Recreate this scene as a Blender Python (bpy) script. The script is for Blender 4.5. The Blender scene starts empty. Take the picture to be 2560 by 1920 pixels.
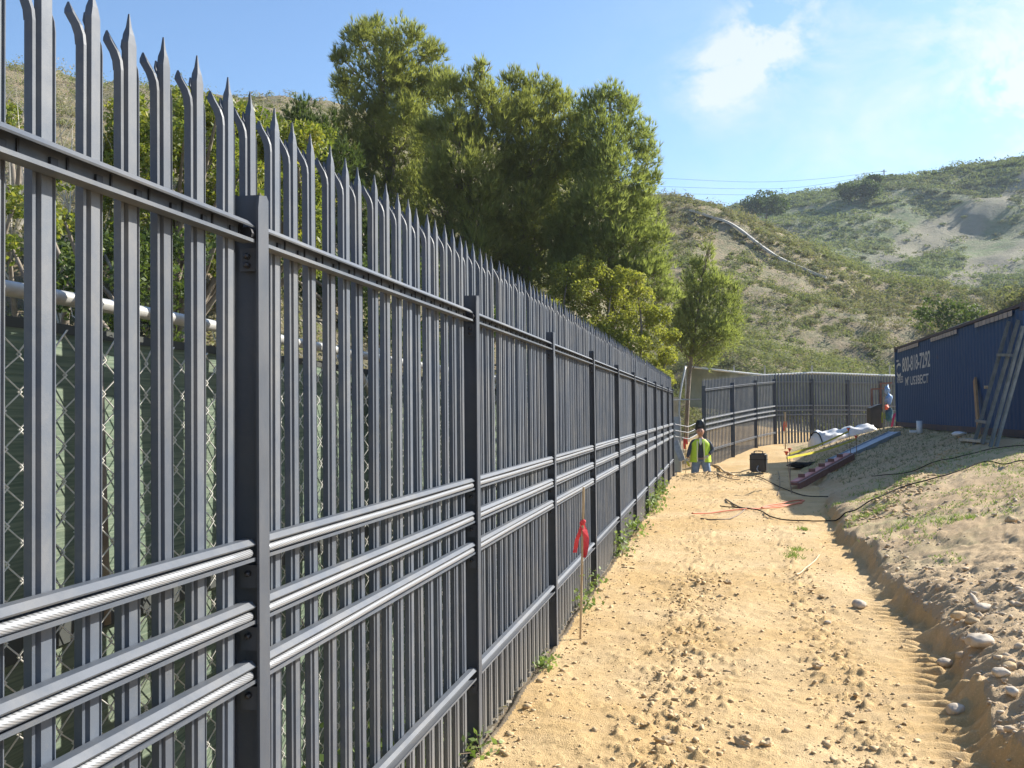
import bpy, bmesh, math, random
import numpy as np
from mathutils import Vector, Matrix

random.seed(7)
rng = np.random.default_rng(7)
SC = bpy.context.scene
COL = SC.collection

# ------------------------------------------------------------------ camera
F = 2590.0                                   # focal length in pixels of the 2560 px wide photograph
CAM = np.array([0.0, 0.0, 1.668])
_y = np.array([520 / F, -65 / F, -1.0]); _y /= np.linalg.norm(_y)
_z = np.array([-0.0105, 1.0, -(65 + 5.46) / F]); _z -= _y * _z.dot(_y); _z /= np.linalg.norm(_z)
_x = np.cross(_y, _z)
W2C = np.stack([_x, _y, _z], axis=1)         # world -> camera
cd = bpy.data.cameras.new('camera'); cam = bpy.data.objects.new('camera', cd); COL.objects.link(cam)
cd.sensor_width = 36.0; cd.lens = 36.0 * F / 2560.0; cd.clip_start = 0.05; cd.clip_end = 3000
cam.matrix_world = Matrix.Translation(Vector(CAM)) @ Matrix(W2C.T.tolist()).to_4x4()
SC.camera = cam
THETA = math.atan(520 / F); CT, ST = math.cos(THETA), math.sin(THETA)

# ------------------------------------------------------------------ light, sky, exposure
SUN_EL, SUN_AZ = math.radians(33), math.radians(38)      # azimuth from +X towards +Y
sd = Vector((math.cos(SUN_EL) * math.cos(SUN_AZ), math.cos(SUN_EL) * math.sin(SUN_AZ), math.sin(SUN_EL)))
ld = bpy.data.lights.new('sun', 'SUN'); ld.energy = 5.0; ld.angle = math.radians(0.53); ld.color = (1.0, 0.94, 0.84)
sun = bpy.data.objects.new('sun', ld); COL.objects.link(sun)
sun.rotation_euler = sd.to_track_quat('Z', 'Y').to_euler(); sun.location = (20, 10, 30)

world = bpy.data.worlds.new('World'); SC.world = world; world.use_nodes = True
nt = world.node_tree; nt.nodes.clear()
def wn(t): return nt.nodes.new(t)
out = wn('ShaderNodeOutputWorld'); bg = wn('ShaderNodeBackground')
sky = wn('ShaderNodeTexSky'); sky.sky_type = 'NISHITA'; sky.sun_disc = False
sky.sun_elevation = SUN_EL; sky.sun_rotation = math.pi / 2 - SUN_AZ
sky.altitude = 100; sky.air_density = 1.0; sky.dust_density = 1.0; sky.ozone_density = 1.4
bg.inputs['Strength'].default_value = 0.100
tc = wn('ShaderNodeTexCoord')
def cam_dir(px, py):
    v = np.array([(px - 1280) / F, -(py - 960) / F, -1.0]); v = W2C.T @ v
    return v / np.linalg.norm(v)
# thin drifting cloud: noise over the direction, thicker towards a few directions
def blob(px, py, rad, stretch=1.0):
    d = cam_dir(px, py)
    sub = wn('ShaderNodeVectorMath'); sub.operation = 'DISTANCE'
    nt.links.new(tc.outputs['Generated'], sub.inputs[0]); sub.inputs[1].default_value = tuple(d)
    mr = wn('ShaderNodeMapRange'); mr.interpolation_type = 'SMOOTHSTEP'
    mr.inputs['From Min'].default_value = rad; mr.inputs['From Max'].default_value = 0.0
    mr.inputs['To Min'].default_value = 0.0; mr.inputs['To Max'].default_value = stretch
    nt.links.new(sub.outputs['Value'], mr.inputs['Value'])
    return mr.outputs['Result']
def madd(a, b, op='ADD'):
    m = wn('ShaderNodeMath'); m.operation = op
    for k, v in enumerate((a, b)):
        if isinstance(v, (int, float)): m.inputs[k].default_value = v
        else: nt.links.new(v, m.inputs[k])
    return m.outputs[0]
mp = wn('ShaderNodeMapping'); mp.inputs['Scale'].default_value = (1.0, 1.0, 1.6)
mp.inputs['Rotation'].default_value = (0.3, 0.5, 0.2)
nt.links.new(tc.outputs['Generated'], mp.inputs['Vector'])
n1 = wn('ShaderNodeTexNoise'); n1.inputs['Scale'].default_value = 10.0; n1.inputs['Detail'].default_value = 9
n1.inputs['Roughness'].default_value = 0.66; n1.inputs['Distortion'].default_value = 0.35
nt.links.new(mp.outputs[0], n1.inputs['Vector'])
mrn = wn('ShaderNodeMapRange'); mrn.inputs['From Min'].default_value = 0.43; mrn.inputs['From Max'].default_value = 0.72
nt.links.new(n1.outputs['Fac'], mrn.inputs['Value'])
m = blob(1880, 130, 0.060, 1.25)
m = madd(m, blob(1790, 205, 0.06, 1.3))
m = madd(m, blob(1950, 60, 0.07, .9))
m = madd(m, blob(2540, 240, 0.06, 1.5))
m = madd(m, blob(2520, 40, 0.12, .5))
m = madd(m, blob(2250, 250, 0.34, 0.30))
m = madd(m, blob(2900, 100, 0.4, 0.4))
m = madd(m, mrn.outputs[0], 'MULTIPLY')
m = madd(m, 0.66, 'MINIMUM')
mixc = wn('ShaderNodeMix'); mixc.data_type = 'RGBA'
nt.links.new(m, mixc.inputs['Factor'])
gam = wn('ShaderNodeMix'); gam.data_type = 'RGBA'; gam.blend_type = 'MULTIPLY'; gam.inputs['Factor'].default_value = 1.0
gam.inputs['B'].default_value = (0.83, 0.985, 1.13, 1)
nt.links.new(sky.outputs[0], gam.inputs['A'])
nt.links.new(gam.outputs['Result'], mixc.inputs['A']); mixc.inputs['B'].default_value = (5.5, 5.6, 5.7, 1)
nt.links.new(mixc.outputs['Result'], bg.inputs['Color']); nt.links.new(bg.outputs[0], out.inputs['Surface'])

SC.view_settings.view_transform = 'Standard'; SC.view_settings.look = 'None'
SC.view_settings.exposure = 0.95; SC.view_settings.gamma = 1.0
SC.view_settings.use_curve_mapping = False
HAZE = 0.00035
SC.cycles.max_bounces = 6; SC.cycles.transparent_max_bounces = 6

# ------------------------------------------------------------------ maths helpers
def _hash(ix, iy, seed):
    h = (ix.astype(np.int64) * 374761393 + iy.astype(np.int64) * 668265263 + seed * 1442695041) & 0x7fffffff
    h = ((h ^ (h >> 13)) * 1274126177) & 0x7fffffff
    return ((h ^ (h >> 16)) & 0xffff) / 65535.0
def vnoise(x, y, seed=0):
    x = np.asarray(x, float); y = np.asarray(y, float)
    ix = np.floor(x); iy = np.floor(y); fx = x - ix; fy = y - iy
    ix = ix.astype(np.int64); iy = iy.astype(np.int64)
    fx = fx * fx * (3 - 2 * fx); fy = fy * fy * (3 - 2 * fy)
    a = _hash(ix, iy, seed); b = _hash(ix + 1, iy, seed); c = _hash(ix, iy + 1, seed); d = _hash(ix + 1, iy + 1, seed)
    return (a * (1 - fx) + b * fx) * (1 - fy) + (c * (1 - fx) + d * fx) * fy * 1.0 - 0.5
def fbm(x, y, scale, octs=4, seed=0, rough=0.5):
    r = 0; a = 1.0; s = scale
    for k in range(octs):
        r = r + a * vnoise(np.asarray(x) * s + 17.3 * k, np.asarray(y) * s - 9.1 * k, seed + k); a *= rough; s *= 2.03
    return r
def sstep(a, b, v):
    t = np.clip((v - a) / (b - a), 0, 1); return t * t * (3 - 2 * t)

def px2w(px, py, D):
    v = np.array([(px - 1280) / F * D, -(py - 960) / F * D, -D])
    return W2C.T @ v + CAM

# ------------------------------------------------------------------ terrain height
def edge_x(y):
    return np.interp(y, [0, 4.7, 7.2, 9, 14.8, 19, 26], [1.10, 1.26, 1.53, 1.54, 1.62, 1.86, 2.15]) \
        + 0.04 * np.sin(y * 1.7) + 0.025 * np.sin(y * 5.3 + 1) + 0.03 * fbm(y, y * 0 + 3, 4.0, 3, 66)
UP = [-.62, -.494, -.35, -.22, -.1, .02, .143, .200, .286, .358, .459, .55, .7]
NEAR_T = [.335, .322, .305, .282, .262, .245, .205, .192, .159, .131, .112, .098, .09]
NEAR_D = [62, 60, 66, 75, 95, 115, 125, 130, 118, 105, 92, 90, 90]
FAR_U = [-.6, -.1, .1, .19, .221, .265, .323, .359, .40, .444, .494, .65]
FAR_T = [.12, .14, .17, .192, .198, .206, .216, .221, .225, .231, .240, .26]
def base_h(x, y):
    """ground without small relief"""
    x = np.asarray(x, float); y = np.asarray(y, float)
    D = np.maximum(y * CT - x * ST, 0.3); u = np.clip((x * CT + y * ST) / D, -.62, .7)
    z = 0.47 * sstep(28.5, 37, y)
    e = edge_x(y)
    stp = (0.135 + 0.03 * np.sin(y * 1.7)) * (1 - sstep(18.3, 20.5, y)) * sstep(-0.13, 0.02, x - e + 0.05 * fbm(x, y, 3.0, 3, 5))
    full = 1.07 - z
    z = z + (stp + (full - stp) * np.clip((x - e) / (5.2 - e), 0, 1) ** 0.9) * (1 - sstep(34.5, 38.5, y))
    return z, D, u
def H(x, y, fine=True):
    x = np.asarray(x, float); y = np.asarray(y, float)
    z, D, u = base_h(x, y)
    t1 = np.interp(u, UP, NEAR_T); D1 = np.interp(u, UP, NEAR_D)
    den = np.maximum(ST - u * CT, 1e-3)
    D0 = np.minimum(3.2 / den, 41 + 3 * np.sin(u * 20))
    zc = 1.668 + t1 * D1
    t = (D - D0) / (D1 - D0)
    tt = np.clip(t, 0, 1)
    prof = 0.42 * tt + 0.58 * (1 - (1 - tt) ** 1.8) * tt ** 0.25
    gate = sstep(0.0, 0.06, t)
    rough = (fbm(x, y, 0.06, 4, 11) * 2.6 + fbm(x, y, 0.32, 3, 31) * 0.6) * gate * (1 - 0.75 * sstep(0.75, 1.0, t))
    hill = zc * prof + rough
    beyond = zc - (D - D1) * 0.32
    hn = np.where(t > 1, beyond + rough * 0.5, hill)
    z = np.where(t > 0, np.maximum(z * (1 - gate) + hn, np.where(t > 1, -99, z * (1 - gate))), z)
    # far hill, rising behind the near one
    ft = np.interp(u, FAR_U, FAR_T); D2 = 300.0
    fz = 1.668 + ft * D2
    q = (D - 150) / (D2 - 150)
    fp = np.where(q < 1, 6 + (fz - 6) * np.clip(q, 0, 1) ** 1.02, fz - (D - D2) * 0.25)
    fr = (fbm(x, y, 0.016, 4, 51) * 14 * np.clip(q, 0, 1) * (1 - 0.85 * sstep(0.6, 1.0, q)) + fbm(x, y, 0.1, 3, 71) * 2.0 * (1 - 0.5 * sstep(0.8, 1, q))) * sstep(0, .1, q)
    z = np.where(q > 0, np.maximum(z, fp + fr), z)
    z = np.maximum(z, -2.0)
    if fine:
        r = np.hypot(x, y); near = 1 - sstep(26, 42, r)
        e = edge_x(y)
        onbank = sstep(-.1, .1, x - e)
        n = fbm(x, y, 1.3, 3, 3) * 0.045 + fbm(x, y, 5.0, 5, 4, .65) * (0.015 + 0.035 * onbank)
        clod = np.clip(fbm(x, y, 13.0, 3, 8, .7) - 0.06, 0, 1) * (0.055 * np.exp(-((x + 0.25) / 0.30) ** 2) + 0.06 * np.exp(-((x - 0.72) / 0.20) ** 2) + 0.012)
        n = n + clod
        # wheel rut with lug marks along the foot of the bank
        w = np.exp(-((x - (e - 0.20)) / 0.16) ** 2) * (1 - sstep(15, 18, y))
        lug = np.sin((y + 0.35 * np.abs(x - e + .3)) * 2 * math.pi / 0.15 + fbm(x, y, 2.2, 3, 9) * 3.2)
        n = n * (1 - 0.7 * w) + w * (lug * 0.030 * sstep(-.3, .3, fbm(x, y, .9, 2, 12) + .25) - 0.025)
        wall = np.exp(-((x - e + .06) / 0.12) ** 2) * (1 - sstep(17, 20, y)); n = n + wall * (fbm(x, y, 8.0, 3, 21, .6) * .09 + fbm(x, y, 2.2, 2, 25) * .08)
        w2 = np.exp(-((x - (e + 0.12)) / 0.10) ** 2) * (1 - sstep(9, 12, y))
        n = n + w2 * np.sin(y * 2 * math.pi / 0.13) * 0.02
        # heaped soil at the end of the fence, in front of the kneeling worker
        n = n + 0.17 * np.exp(-(((x + 0.35) / 0.75) ** 2 + ((y - 25.2) / 0.9) ** 2)) + 0.12 * np.exp(-(((x - 0.95) / 0.5) ** 2 + ((y - 26.0) / 0.5) ** 2))
        n = n - 0.10 * np.exp(-(((x + 0.2) / 1.0) ** 2 + ((y - 27.6) / 1.0) ** 2))
        # spoil rows on the bank
        n = n + 0.10 * np.exp(-((x - 2.9 - (y - 17) * 0.35) / 0.25) ** 2) * sstep(15.0, 16.5, y) * (1 - sstep(19.5, 21, y)) * (0.6 + fbm(x, y, 3, 2, 77))
        z = z + n * near
        # sunken beside the fence line
        z = np.where((x < -1.19) & (x > -1.9) & (y < 27.5), z * 0.5 - 0.02, z)
    return z
def Hs(x, y, fine=True): return float(H(np.array([x]), np.array([y]), fine)[0])
_Ds = np.concatenate([np.linspace(1.5, 45, 1800), np.linspace(45, 360, 1600)])
def hit(px, py, lift=0.0):
    """first point of the terrain along the line of sight of a pixel"""
    v = W2C.T @ np.array([(px - 1280) / F, -(py - 960) / F, -1.0])
    P = CAM[None] + _Ds[:, None] * v[None]
    h = H(P[:, 0], P[:, 1])
    k = np.argmax(P[:, 2] < h)
    if P[k, 2] >= h[k]: k = len(_Ds) - 1
    p = P[k].copy(); p[2] = h[k] + lift
    return Vector(p)

# ------------------------------------------------------------------ materials
def mat(name, color=(.5, .5, .5), rough=.6, metal=0.0, **kw):
    m = bpy.data.materials.new(name); m.use_nodes = True
    b = m.node_tree.nodes['Principled BSDF']
    b.inputs['Base Color'].default_value = (*color, 1); b.inputs['Roughness'].default_value = rough
    b.inputs['Metallic'].default_value = metal
    for k, v in kw.items(): b.inputs[k].default_value = v
    return m
class NB:
    def __init__(s, m): s.m = m; s.t = m.node_tree; s.b = s.t.nodes.get('Principled BSDF')
    def n(s, t, **kw):
        x = s.t.nodes.new(t)
        for k, v in kw.items(): setattr(x, k, v)
        return x
    def l(s, a, b): s.t.links.new(a, b)
    def noise(s, scale, detail=4, rough=.55, vec=None, dist=0):
        x = s.n('ShaderNodeTexNoise'); x.inputs['Scale'].default_value = scale; x.inputs['Detail'].default_value = detail
        x.inputs['Roughness'].default_value = rough; x.inputs['Distortion'].default_value = dist
        if vec is not None: s.l(vec, x.inputs['Vector'])
        return x.outputs['Fac']
    def ramp(s, fac, pts):
        x = s.n('ShaderNodeValToRGB'); e = x.color_ramp.elements
        while len(e) < len(pts): e.new(0.5)
        for k, (p, c) in enumerate(pts): e[k].position = p; e[k].color = (*c, 1)
        s.l(fac, x.inputs['Fac']); return x.outputs['Color']
    def mix(s, fac, a, b, mode='MIX'):
        x = s.n('ShaderNodeMix', data_type='RGBA', blend_type=mode)
        for sock, v in (('Factor', fac), ('A', a), ('B', b)):
            if isinstance(v, (int, float)): x.inputs[sock].default_value = v
            elif isinstance(v, tuple): x.inputs[sock].default_value = (*v, 1)
            else: s.l(v, x.inputs[sock])
        return x.outputs['Result']
    def rng(s, v, a, b, c=0., d=1.):
        x = s.n('ShaderNodeMapRange'); s.l(v, x.inputs['Value'])
        for k, q in (('From Min', a), ('From Max', b), ('To Min', c), ('To Max', d)): x.inputs[k].default_value = q
        return x.outputs['Result']
    def bump(s, h, strength=.4, dist=.01):
        x = s.n('ShaderNodeBump'); x.inputs['Strength'].default_value = strength; x.inputs['Distance'].default_value = dist
        s.l(h, x.inputs['Height']); s.l(x.outputs[0], s.b.inputs['Normal'])
    def pos(s): return s.n('ShaderNodeNewGeometry').outputs['Position']
    def obj(s): return s.n('ShaderNodeTexCoord').outputs['Object']
    def attr(s, name): x = s.n('ShaderNodeAttribute'); x.attribute_name = name; return x.outputs['Fac']
def varied(name, c1, c2, scale=3, rough=.6, metal=0., bump=0., bscale=60, detail=5):
    m = mat(name, c1, rough, metal); b = NB(m)
    f = b.noise(scale, detail, .6, b.obj())
    b.l(b.ramp(f, [(.35, c1), (.68, c2)]), b.b.inputs['Base Color'])
    if bump: b.bump(b.noise(bscale, 3, .6, b.obj()), bump, .005)
    return m

# painted steel with dust
def steel(name, c, dust=(.30, .27, .22)):
    m = mat(name, c, .42, 0.0); b = NB(m); p = b.pos()
    f = b.rng(b.noise(2.3, 7, .75, p), .44, .74, 0, .34)
    f2 = b.rng(b.noise(160, 2, .5, p), .62, .75, 0, .25)
    g = b.n('ShaderNodeNewGeometry'); sx = b.n('ShaderNodeSeparateXYZ'); b.l(g.outputs['Position'], sx.inputs[0])
    low = b.rng(sx.outputs['Z'], .45, 0.0, 0, .6)
    a = b.n('ShaderNodeMath', operation='MAXIMUM'); b.l(f, a.inputs[0]); b.l(low, a.inputs[1])
    col = b.mix(a.outputs[0], c, dust); col = b.mix(f2, col, tuple(v * 1.5 for v in c))
    oi = b.n('ShaderNodeObjectInfo'); k_ = b.rng(oi.outputs['Random'], 0, 1, .86, 1.16); vm = b.n('ShaderNodeVectorMath', operation='SCALE'); b.l(col, vm.inputs[0]); b.l(k_, vm.inputs['Scale']); col = vm.outputs[0]
    b.l(col, b.b.inputs['Base Color']); b.bump(b.noise(420, 2, .5, p), .12, .002)
    b.l(b.rng(b.noise(9, 3, .5, p), .3, .7, .48, .68), b.b.inputs['Roughness'])
    return m
M = {}
M['steel'] = steel('graphite painted steel', (.076, .091, .116))
M['steel_post'] = steel('graphite painted post steel', (.052, .062, .080), (.15, .14, .13))
M['steel_dusty'] = steel('dusty painted steel', (.098, .112, .136), (.30, .265, .21))
m = mat('galvanised cable', (.62, .62, .60), .38, .35); b = NB(m); M['cable'] = m
wv = b.n('ShaderNodeTexWave', wave_type='BANDS', bands_direction='DIAGONAL'); wv.inputs['Scale'].default_value = 95; wv.inputs['Distortion'].default_value = .2
mq = b.n('ShaderNodeMapping'); mq.inputs['Scale'].default_value = (.4, .42, 1.2); b.l(b.obj(), mq.inputs[0]); b.l(mq.outputs[0], wv.inputs['Vector']); b.l(b.ramp(wv.outputs['Fac'], [(.0, (.15, .155, .16)), (.5, (.38, .39, .41))]), b.b.inputs['Base Color'])
M['bolt'] = mat('dark bolt', (.05, .05, .055), .5, .6)
M['galv'] = varied('galvanised pipe', (.36, .36, .34), (.52, .52, .50), 12, .45, .25)
M['wire'] = varied('galvanised wire', (.62, .60, .54), (.76, .74, .68), 20, .5, .1)
M['white_rope'] = varied('white rope', (.7, .7, .66), (.8, .8, .78), 20, .8)
# green privacy fabric, ribbed
m = mat('green privacy fabric', (.12, .17, .11), .8); b = NB(m); M['fabric'] = m
p = b.obj(); mpn = b.n('ShaderNodeMapping'); mpn.inputs['Scale'].default_value = (6, 6, 170); b.l(p, mpn.inputs[0])
f = b.noise(1, 2, .4, mpn.outputs[0]); f2 = b.noise(1.4, 4, .6, p)
c = b.mix(b.rng(f, .35, .65), (.08, .125, .085), (.16, .205, .14)); c = b.mix(b.rng(f2, .45, .8, 0, .5), c, (.16, .165, .115))
b.l(c, b.b.inputs['Base Color']); b.bump(f, .5, .004)
b.b.inputs['Transmission Weight'].default_value = 0.0
M['fabric_hem'] = mat('black fabric hem', (.05, .055, .05), .8)
M['fabric_far'] = varied('faded green screen', (.15, .165, .115), (.22, .235, .165), 2, .85)

# soils
def soil(name, A, B, C, green=None, pebble=None):
    m = mat(name, A, .95); b = NB(m); p = b.pos()
    c = b.mix(b.rng(b.noise(.55, 5, .6, p), .40, .62), A, B)
    c = b.mix(b.rng(b.noise(3.2, 6, .65, p), .52, .70, 0, .75), c, C)
    c = b.mix(b.rng(b.noise(38, 4, .7, p), .35, .75, 0, .38), c, tuple(v * .62 for v in A))
    c = b.mix(b.rng(b.noise(90, 3, .7, p), .56, .72, 0, .6), c, tuple(min(1, v * 1.35) for v in B))
    if green:
        sx = b.n('ShaderNodeSeparateXYZ'); b.l(p, sx.inputs[0])
        g = b.rng(b.noise(1.1, 5, .7, p), .50, .66, 0, .55)
        yy = b.rng(sx.outputs['Y'], 8, 13); q = b.n('ShaderNodeMath', operation='MULTIPLY'); b.l(g, q.inputs[0]); b.l(yy, q.inputs[1])
        c = b.mix(q.outputs[0], c, green)
    if pebble:
        v = b.n('ShaderNodeTexVoronoi'); v.inputs['Scale'].default_value = 26; b.l(p, v.inputs['Vector'])
        k = b.rng(v.outputs['Distance'], .30, .16); w = b.rng(b.noise(1.6, 4, .6, p), .42, .6)
        q = b.n('ShaderNodeMath', operation='MULTIPLY'); b.l(k, q.inputs[0]); b.l(w, q.inputs[1])
        pc = b.mix(b.n('ShaderNodeSeparateColor').outputs[0], pebble, pebble)
        sc_ = b.n('ShaderNodeSeparateColor'); b.l(v.outputs['Color'], sc_.inputs[0])
        pc = b.ramp(sc_.outputs[0], [(.3, tuple(x * .5 for x in pebble)), (.8, pebble)])
        c = b.mix(q.outputs[0], c, pc)
    b.l(c, b.b.inputs['Base Color'])
    h = b.n('ShaderNodeMath', operation='ADD'); b.l(b.noise(24, 9, .76, p), h.inputs[0]); b.l(b.noise(140, 3, .6, p), h.inputs[1])
    b.bump(h.outputs[0], .7, .022)
    return m
M['path'] = soil('sandy ochre soil', (.60, .395, .165), (.70, .505, .265), (.48, .335, .175))
M['bank'] = soil('stony brown soil', (.53, .375, .205), (.66, .49, .285), (.42, .295, .165), green=(.17, .22, .07), pebble=(.60, .50, .37))
M['verge'] = soil('dark litter soil', (.22, .17, .11), (.32, .25, .16), (.16, .13, .09))  # darker brown soil than the path
def hillmat(name, soilc, lightc, grassc, darkc, s, band=None):
    m = mat(name, soilc, .95); b = NB(m); p = b.pos()
    c = b.mix(b.rng(b.noise(.9 * s, 6, .65, p), .42, .60), soilc, grassc)
    c = b.mix(b.rng(b.noise(.30 * s, 6, .7, p), .55, .68, 0, .9), c, lightc)
    c = b.mix(b.rng(b.noise(1.9 * s, 5, .7, p), .50, .64, 0, .7), c, darkc)
    if band:
        mpn = b.n('ShaderNodeMapping'); mpn.inputs['Rotation'].default_value = (0, 0, .5); mpn.inputs['Scale'].default_value = (.35, 1.0, .6); b.l(p, mpn.inputs[0])
        c = b.mix(b.rng(b.noise(.022, 3, .5, mpn.outputs[0]), .54, .60, 0, .85), c, band)
    if band: c = b.mix(b.rng(b.attr('swath'), 0, 1, 0, .7), c, b.mix(b.noise(.5, 6, .75, p), (.46, .395, .30), (.31, .28, .19)))
    b.l(c, b.b.inputs['Base Color']); b.bump(b.noise(2.6 * s, 8, .75, p), 1.0, .5 / s)
    return m
M['hill'] = hillmat('coastal scrub soil', (.38, .30, .185), (.47, .37, .24), (.26, .245, .135), (.18, .18, .095), 1.0)
M['farhill'] = hillmat('grassy far slope', (.28, .28, .16), (.38, .34, .24), (.20, .26, .11), (.14, .18, .085), .35, band=(.40, .35, .29))

def foliage(name, c1, c2, c3, trans=.35, rough=.6):
    m = bpy.data.materials.new(name); m.use_nodes = True; t = m.node_tree; b = NB(m)
    a = b.attr('tint'); col = b.ramp(a, [(0, c1), (.5, c2), (1, c3)])
    b.l(col, b.b.inputs['Base Color']); b.b.inputs['Roughness'].default_value = rough; b.b.inputs['Specular IOR Level'].default_value = .3
    tr = b.n('ShaderNodeBsdfTranslucent'); b.l(b.mix(1.0, col, (1.1, 1.15, .6), 'MULTIPLY'), tr.inputs['Color'])
    ms = b.n('ShaderNodeMixShader'); ms.inputs[0].default_value = trans
    b.l(b.b.outputs[0], ms.inputs[1]); b.l(tr.outputs[0], ms.inputs[2]); b.l(ms.outputs[0], t.nodes['Material Output'].inputs['Surface'])
    return m
M['pine'] = foliage('pine needles', (.21, .225, .08), (.30, .32, .11), (.39, .40, .16), .6)
M['pine_light'] = foliage('light pine needles', (.20, .23, .085), (.28, .32, .12), (.36, .39, .17), .6)
M['yellowtree'] = foliage('yellow green foliage', (.20, .22, .045), (.32, .33, .07), (.46, .44, .12), .5)
M['acacia'] = foliage('glossy shrub leaves', (.09, .13, .03), (.21, .25, .05), (.40, .36, .07), .45, .45)
M['darkshrub'] = foliage('dark shrub leaves', (.055, .085, .025), (.09, .13, .038), (.15, .19, .06), .4)
M['scrub'] = foliage('scrub foliage', (.25, .215, .145), (.225, .225, .13), (.235, .265, .12), .35, .95)
M['farscrub'] = foliage('far scrub foliage', (.20, .20, .125), (.195, .225, .12), (.235, .27, .135), .4, .95)
M['drybrush'] = foliage('dry brush', (.30, .26, .20), (.37, .32, .25), (.43, .38, .30), .3, .9)
M['swath'] = foliage('pale dry brush', (.50, .44, .37), (.60, .53, .45), (.66, .60, .50), .4, .9)
M['grass'] = foliage('fresh grass blades', (.15, .215, .05), (.22, .31, .08), (.34, .39, .15), .4)
M['weed'] = foliage('weed leaves', (.13, .20, .05), (.24, .32, .11), (.40, .46, .24), .35)
M['bark'] = varied('grey bark', (.16, .13, .10), (.28, .24, .19), 8, .9, 0, .6, 30)
M['twig'] = varied('dry twig', (.20, .15, .10), (.34, .27, .19), 10, .9)
M['stone'] = varied('pale cobble', (.44, .36, .26), (.62, .54, .43), 9, .8, 0, .3, 50)
M['clod'] = varied('dirt clod', (.46, .325, .165), (.62, .46, .27), 9, .95, 0, .7, 40)
M['pebble'] = varied('pebbles', (.42, .31, .19), (.64, .52, .37), 14, .9, 0, .3, 50)
M['wood'] = varied('lath wood', (.50, .36, .20), (.62, .48, .30), 15, .75)
M['wood_grey'] = varied('weathered timber', (.40, .36, .28), (.56, .52, .43), 6, .85, 0, .4, 30)
M['plank'] = varied('tan plank', (.30, .17, .08), (.42, .26, .13), 6, .8)
M['pink'] = varied('red primer', (.58, .19, .15), (.66, .28, .23), 8, .6)
M['maroon'] = varied('dark primer steel', (.17, .07, .055), (.25, .115, .09), 8, .6)
M['channel'] = varied('blue grey channel steel', (.30, .345, .39), (.38, .42, .46), 4, .5, .05)
M['ribbon'] = mat('fluorescent red ribbon', (.85, .06, .07), .55)
M['yellow'] = mat('yellow tape', (.75, .65, .06), .5)
M['cap'] = mat('orange red safety cap', (.75, .11, .04), .5)
M['rebar'] = varied('steel rod', (.22, .17, .13), (.34, .28, .22), 20, .7, .3)
M['plastic_white'] = varied('white plastic sheet', (.74, .74, .74), (.84, .84, .83), 3, .45)
M['black'] = varied('black rubber', (.012, .012, .012), (.022, .022, .021), 10, .95); M['black'].node_tree.nodes['Principled BSDF'].inputs['Specular IOR Level'].default_value = .1
M['case'] = varied('black case plastic', (.035, .035, .032), (.06, .058, .05), 5, .5)
M['orange_cord'] = mat('orange cord', (.62, .16, .06), .6)
M['rust'] = varied('rusty steel', (.22, .09, .05), (.34, .16, .10), 7, .8)
M['concrete'] = varied('concrete', (.42, .40, .36), (.55, .53, .48), 6, .9, 0, .3, 40)
M['strut'] = varied('galvanised strut', (.11, .14, .155), (.21, .24, .25), 6, .5, .2)
M['pvc'] = mat('white pvc pipe', (.72, .72, .72), .4)
M['tarp_blue'] = varied('blue plastic', (.08, .25, .55), (.35, .50, .70), 6, .5)
M['teal'] = mat('teal cloth', (.03, .12, .16), .7)
M['magenta'] = mat('magenta handle', (.50, .03, .12), .5)
m = mat('container blue paint', (.030, .058, .125), .5); b = NB(m); M['cont'] = m; p = b.pos(); b.b.inputs['Roughness'].default_value = .7
c = b.mix(b.rng(b.noise(1.3, 6, .7, p), .45, .75, 0, .35), (.012, .056, .150), (.026, .078, .155))
c = b.mix(b.rng(b.noise(3, 8, .8, p), .62, .70, 0, .7), c, (.13, .075, .055)); b.l(c, b.b.inputs['Base Color'])
M['cont_rust'] = varied('worn container rail', (.030, .038, .065), (.09, .055, .055), 3, .7)
M['decal'] = varied('faded decal', (.30, .27, .25), (.42, .36, .32), 3, .7)
M['lettering'] = varied('white lettering', (.36, .39, .42), (.56, .58, .60), 6, .6)
M['skin'] = mat('skin', (.56, .31, .21), .55)
M['shirt'] = varied('navy shirt', (.045, .055, .075), (.075, .09, .12), 9, .85)
M['vest'] = mat('lime safety vest', (.52, .80, .05), .6); 
M['reflect'] = mat('vest stripe', (.70, .74, .55), .4)
M['jeans'] = varied('blue jeans', (.14, .22, .34), (.24, .33, .46), 14, .85)
M['glove'] = mat('pale glove', (.62, .60, .48), .8)
M['tshirt'] = mat('white undershirt', (.7, .72, .74), .8)
M['helmet'] = mat('black welding hood', (.015, .017, .016), .3)
M['hair'] = mat('dark hair', (.02, .015, .012), .8)

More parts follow.
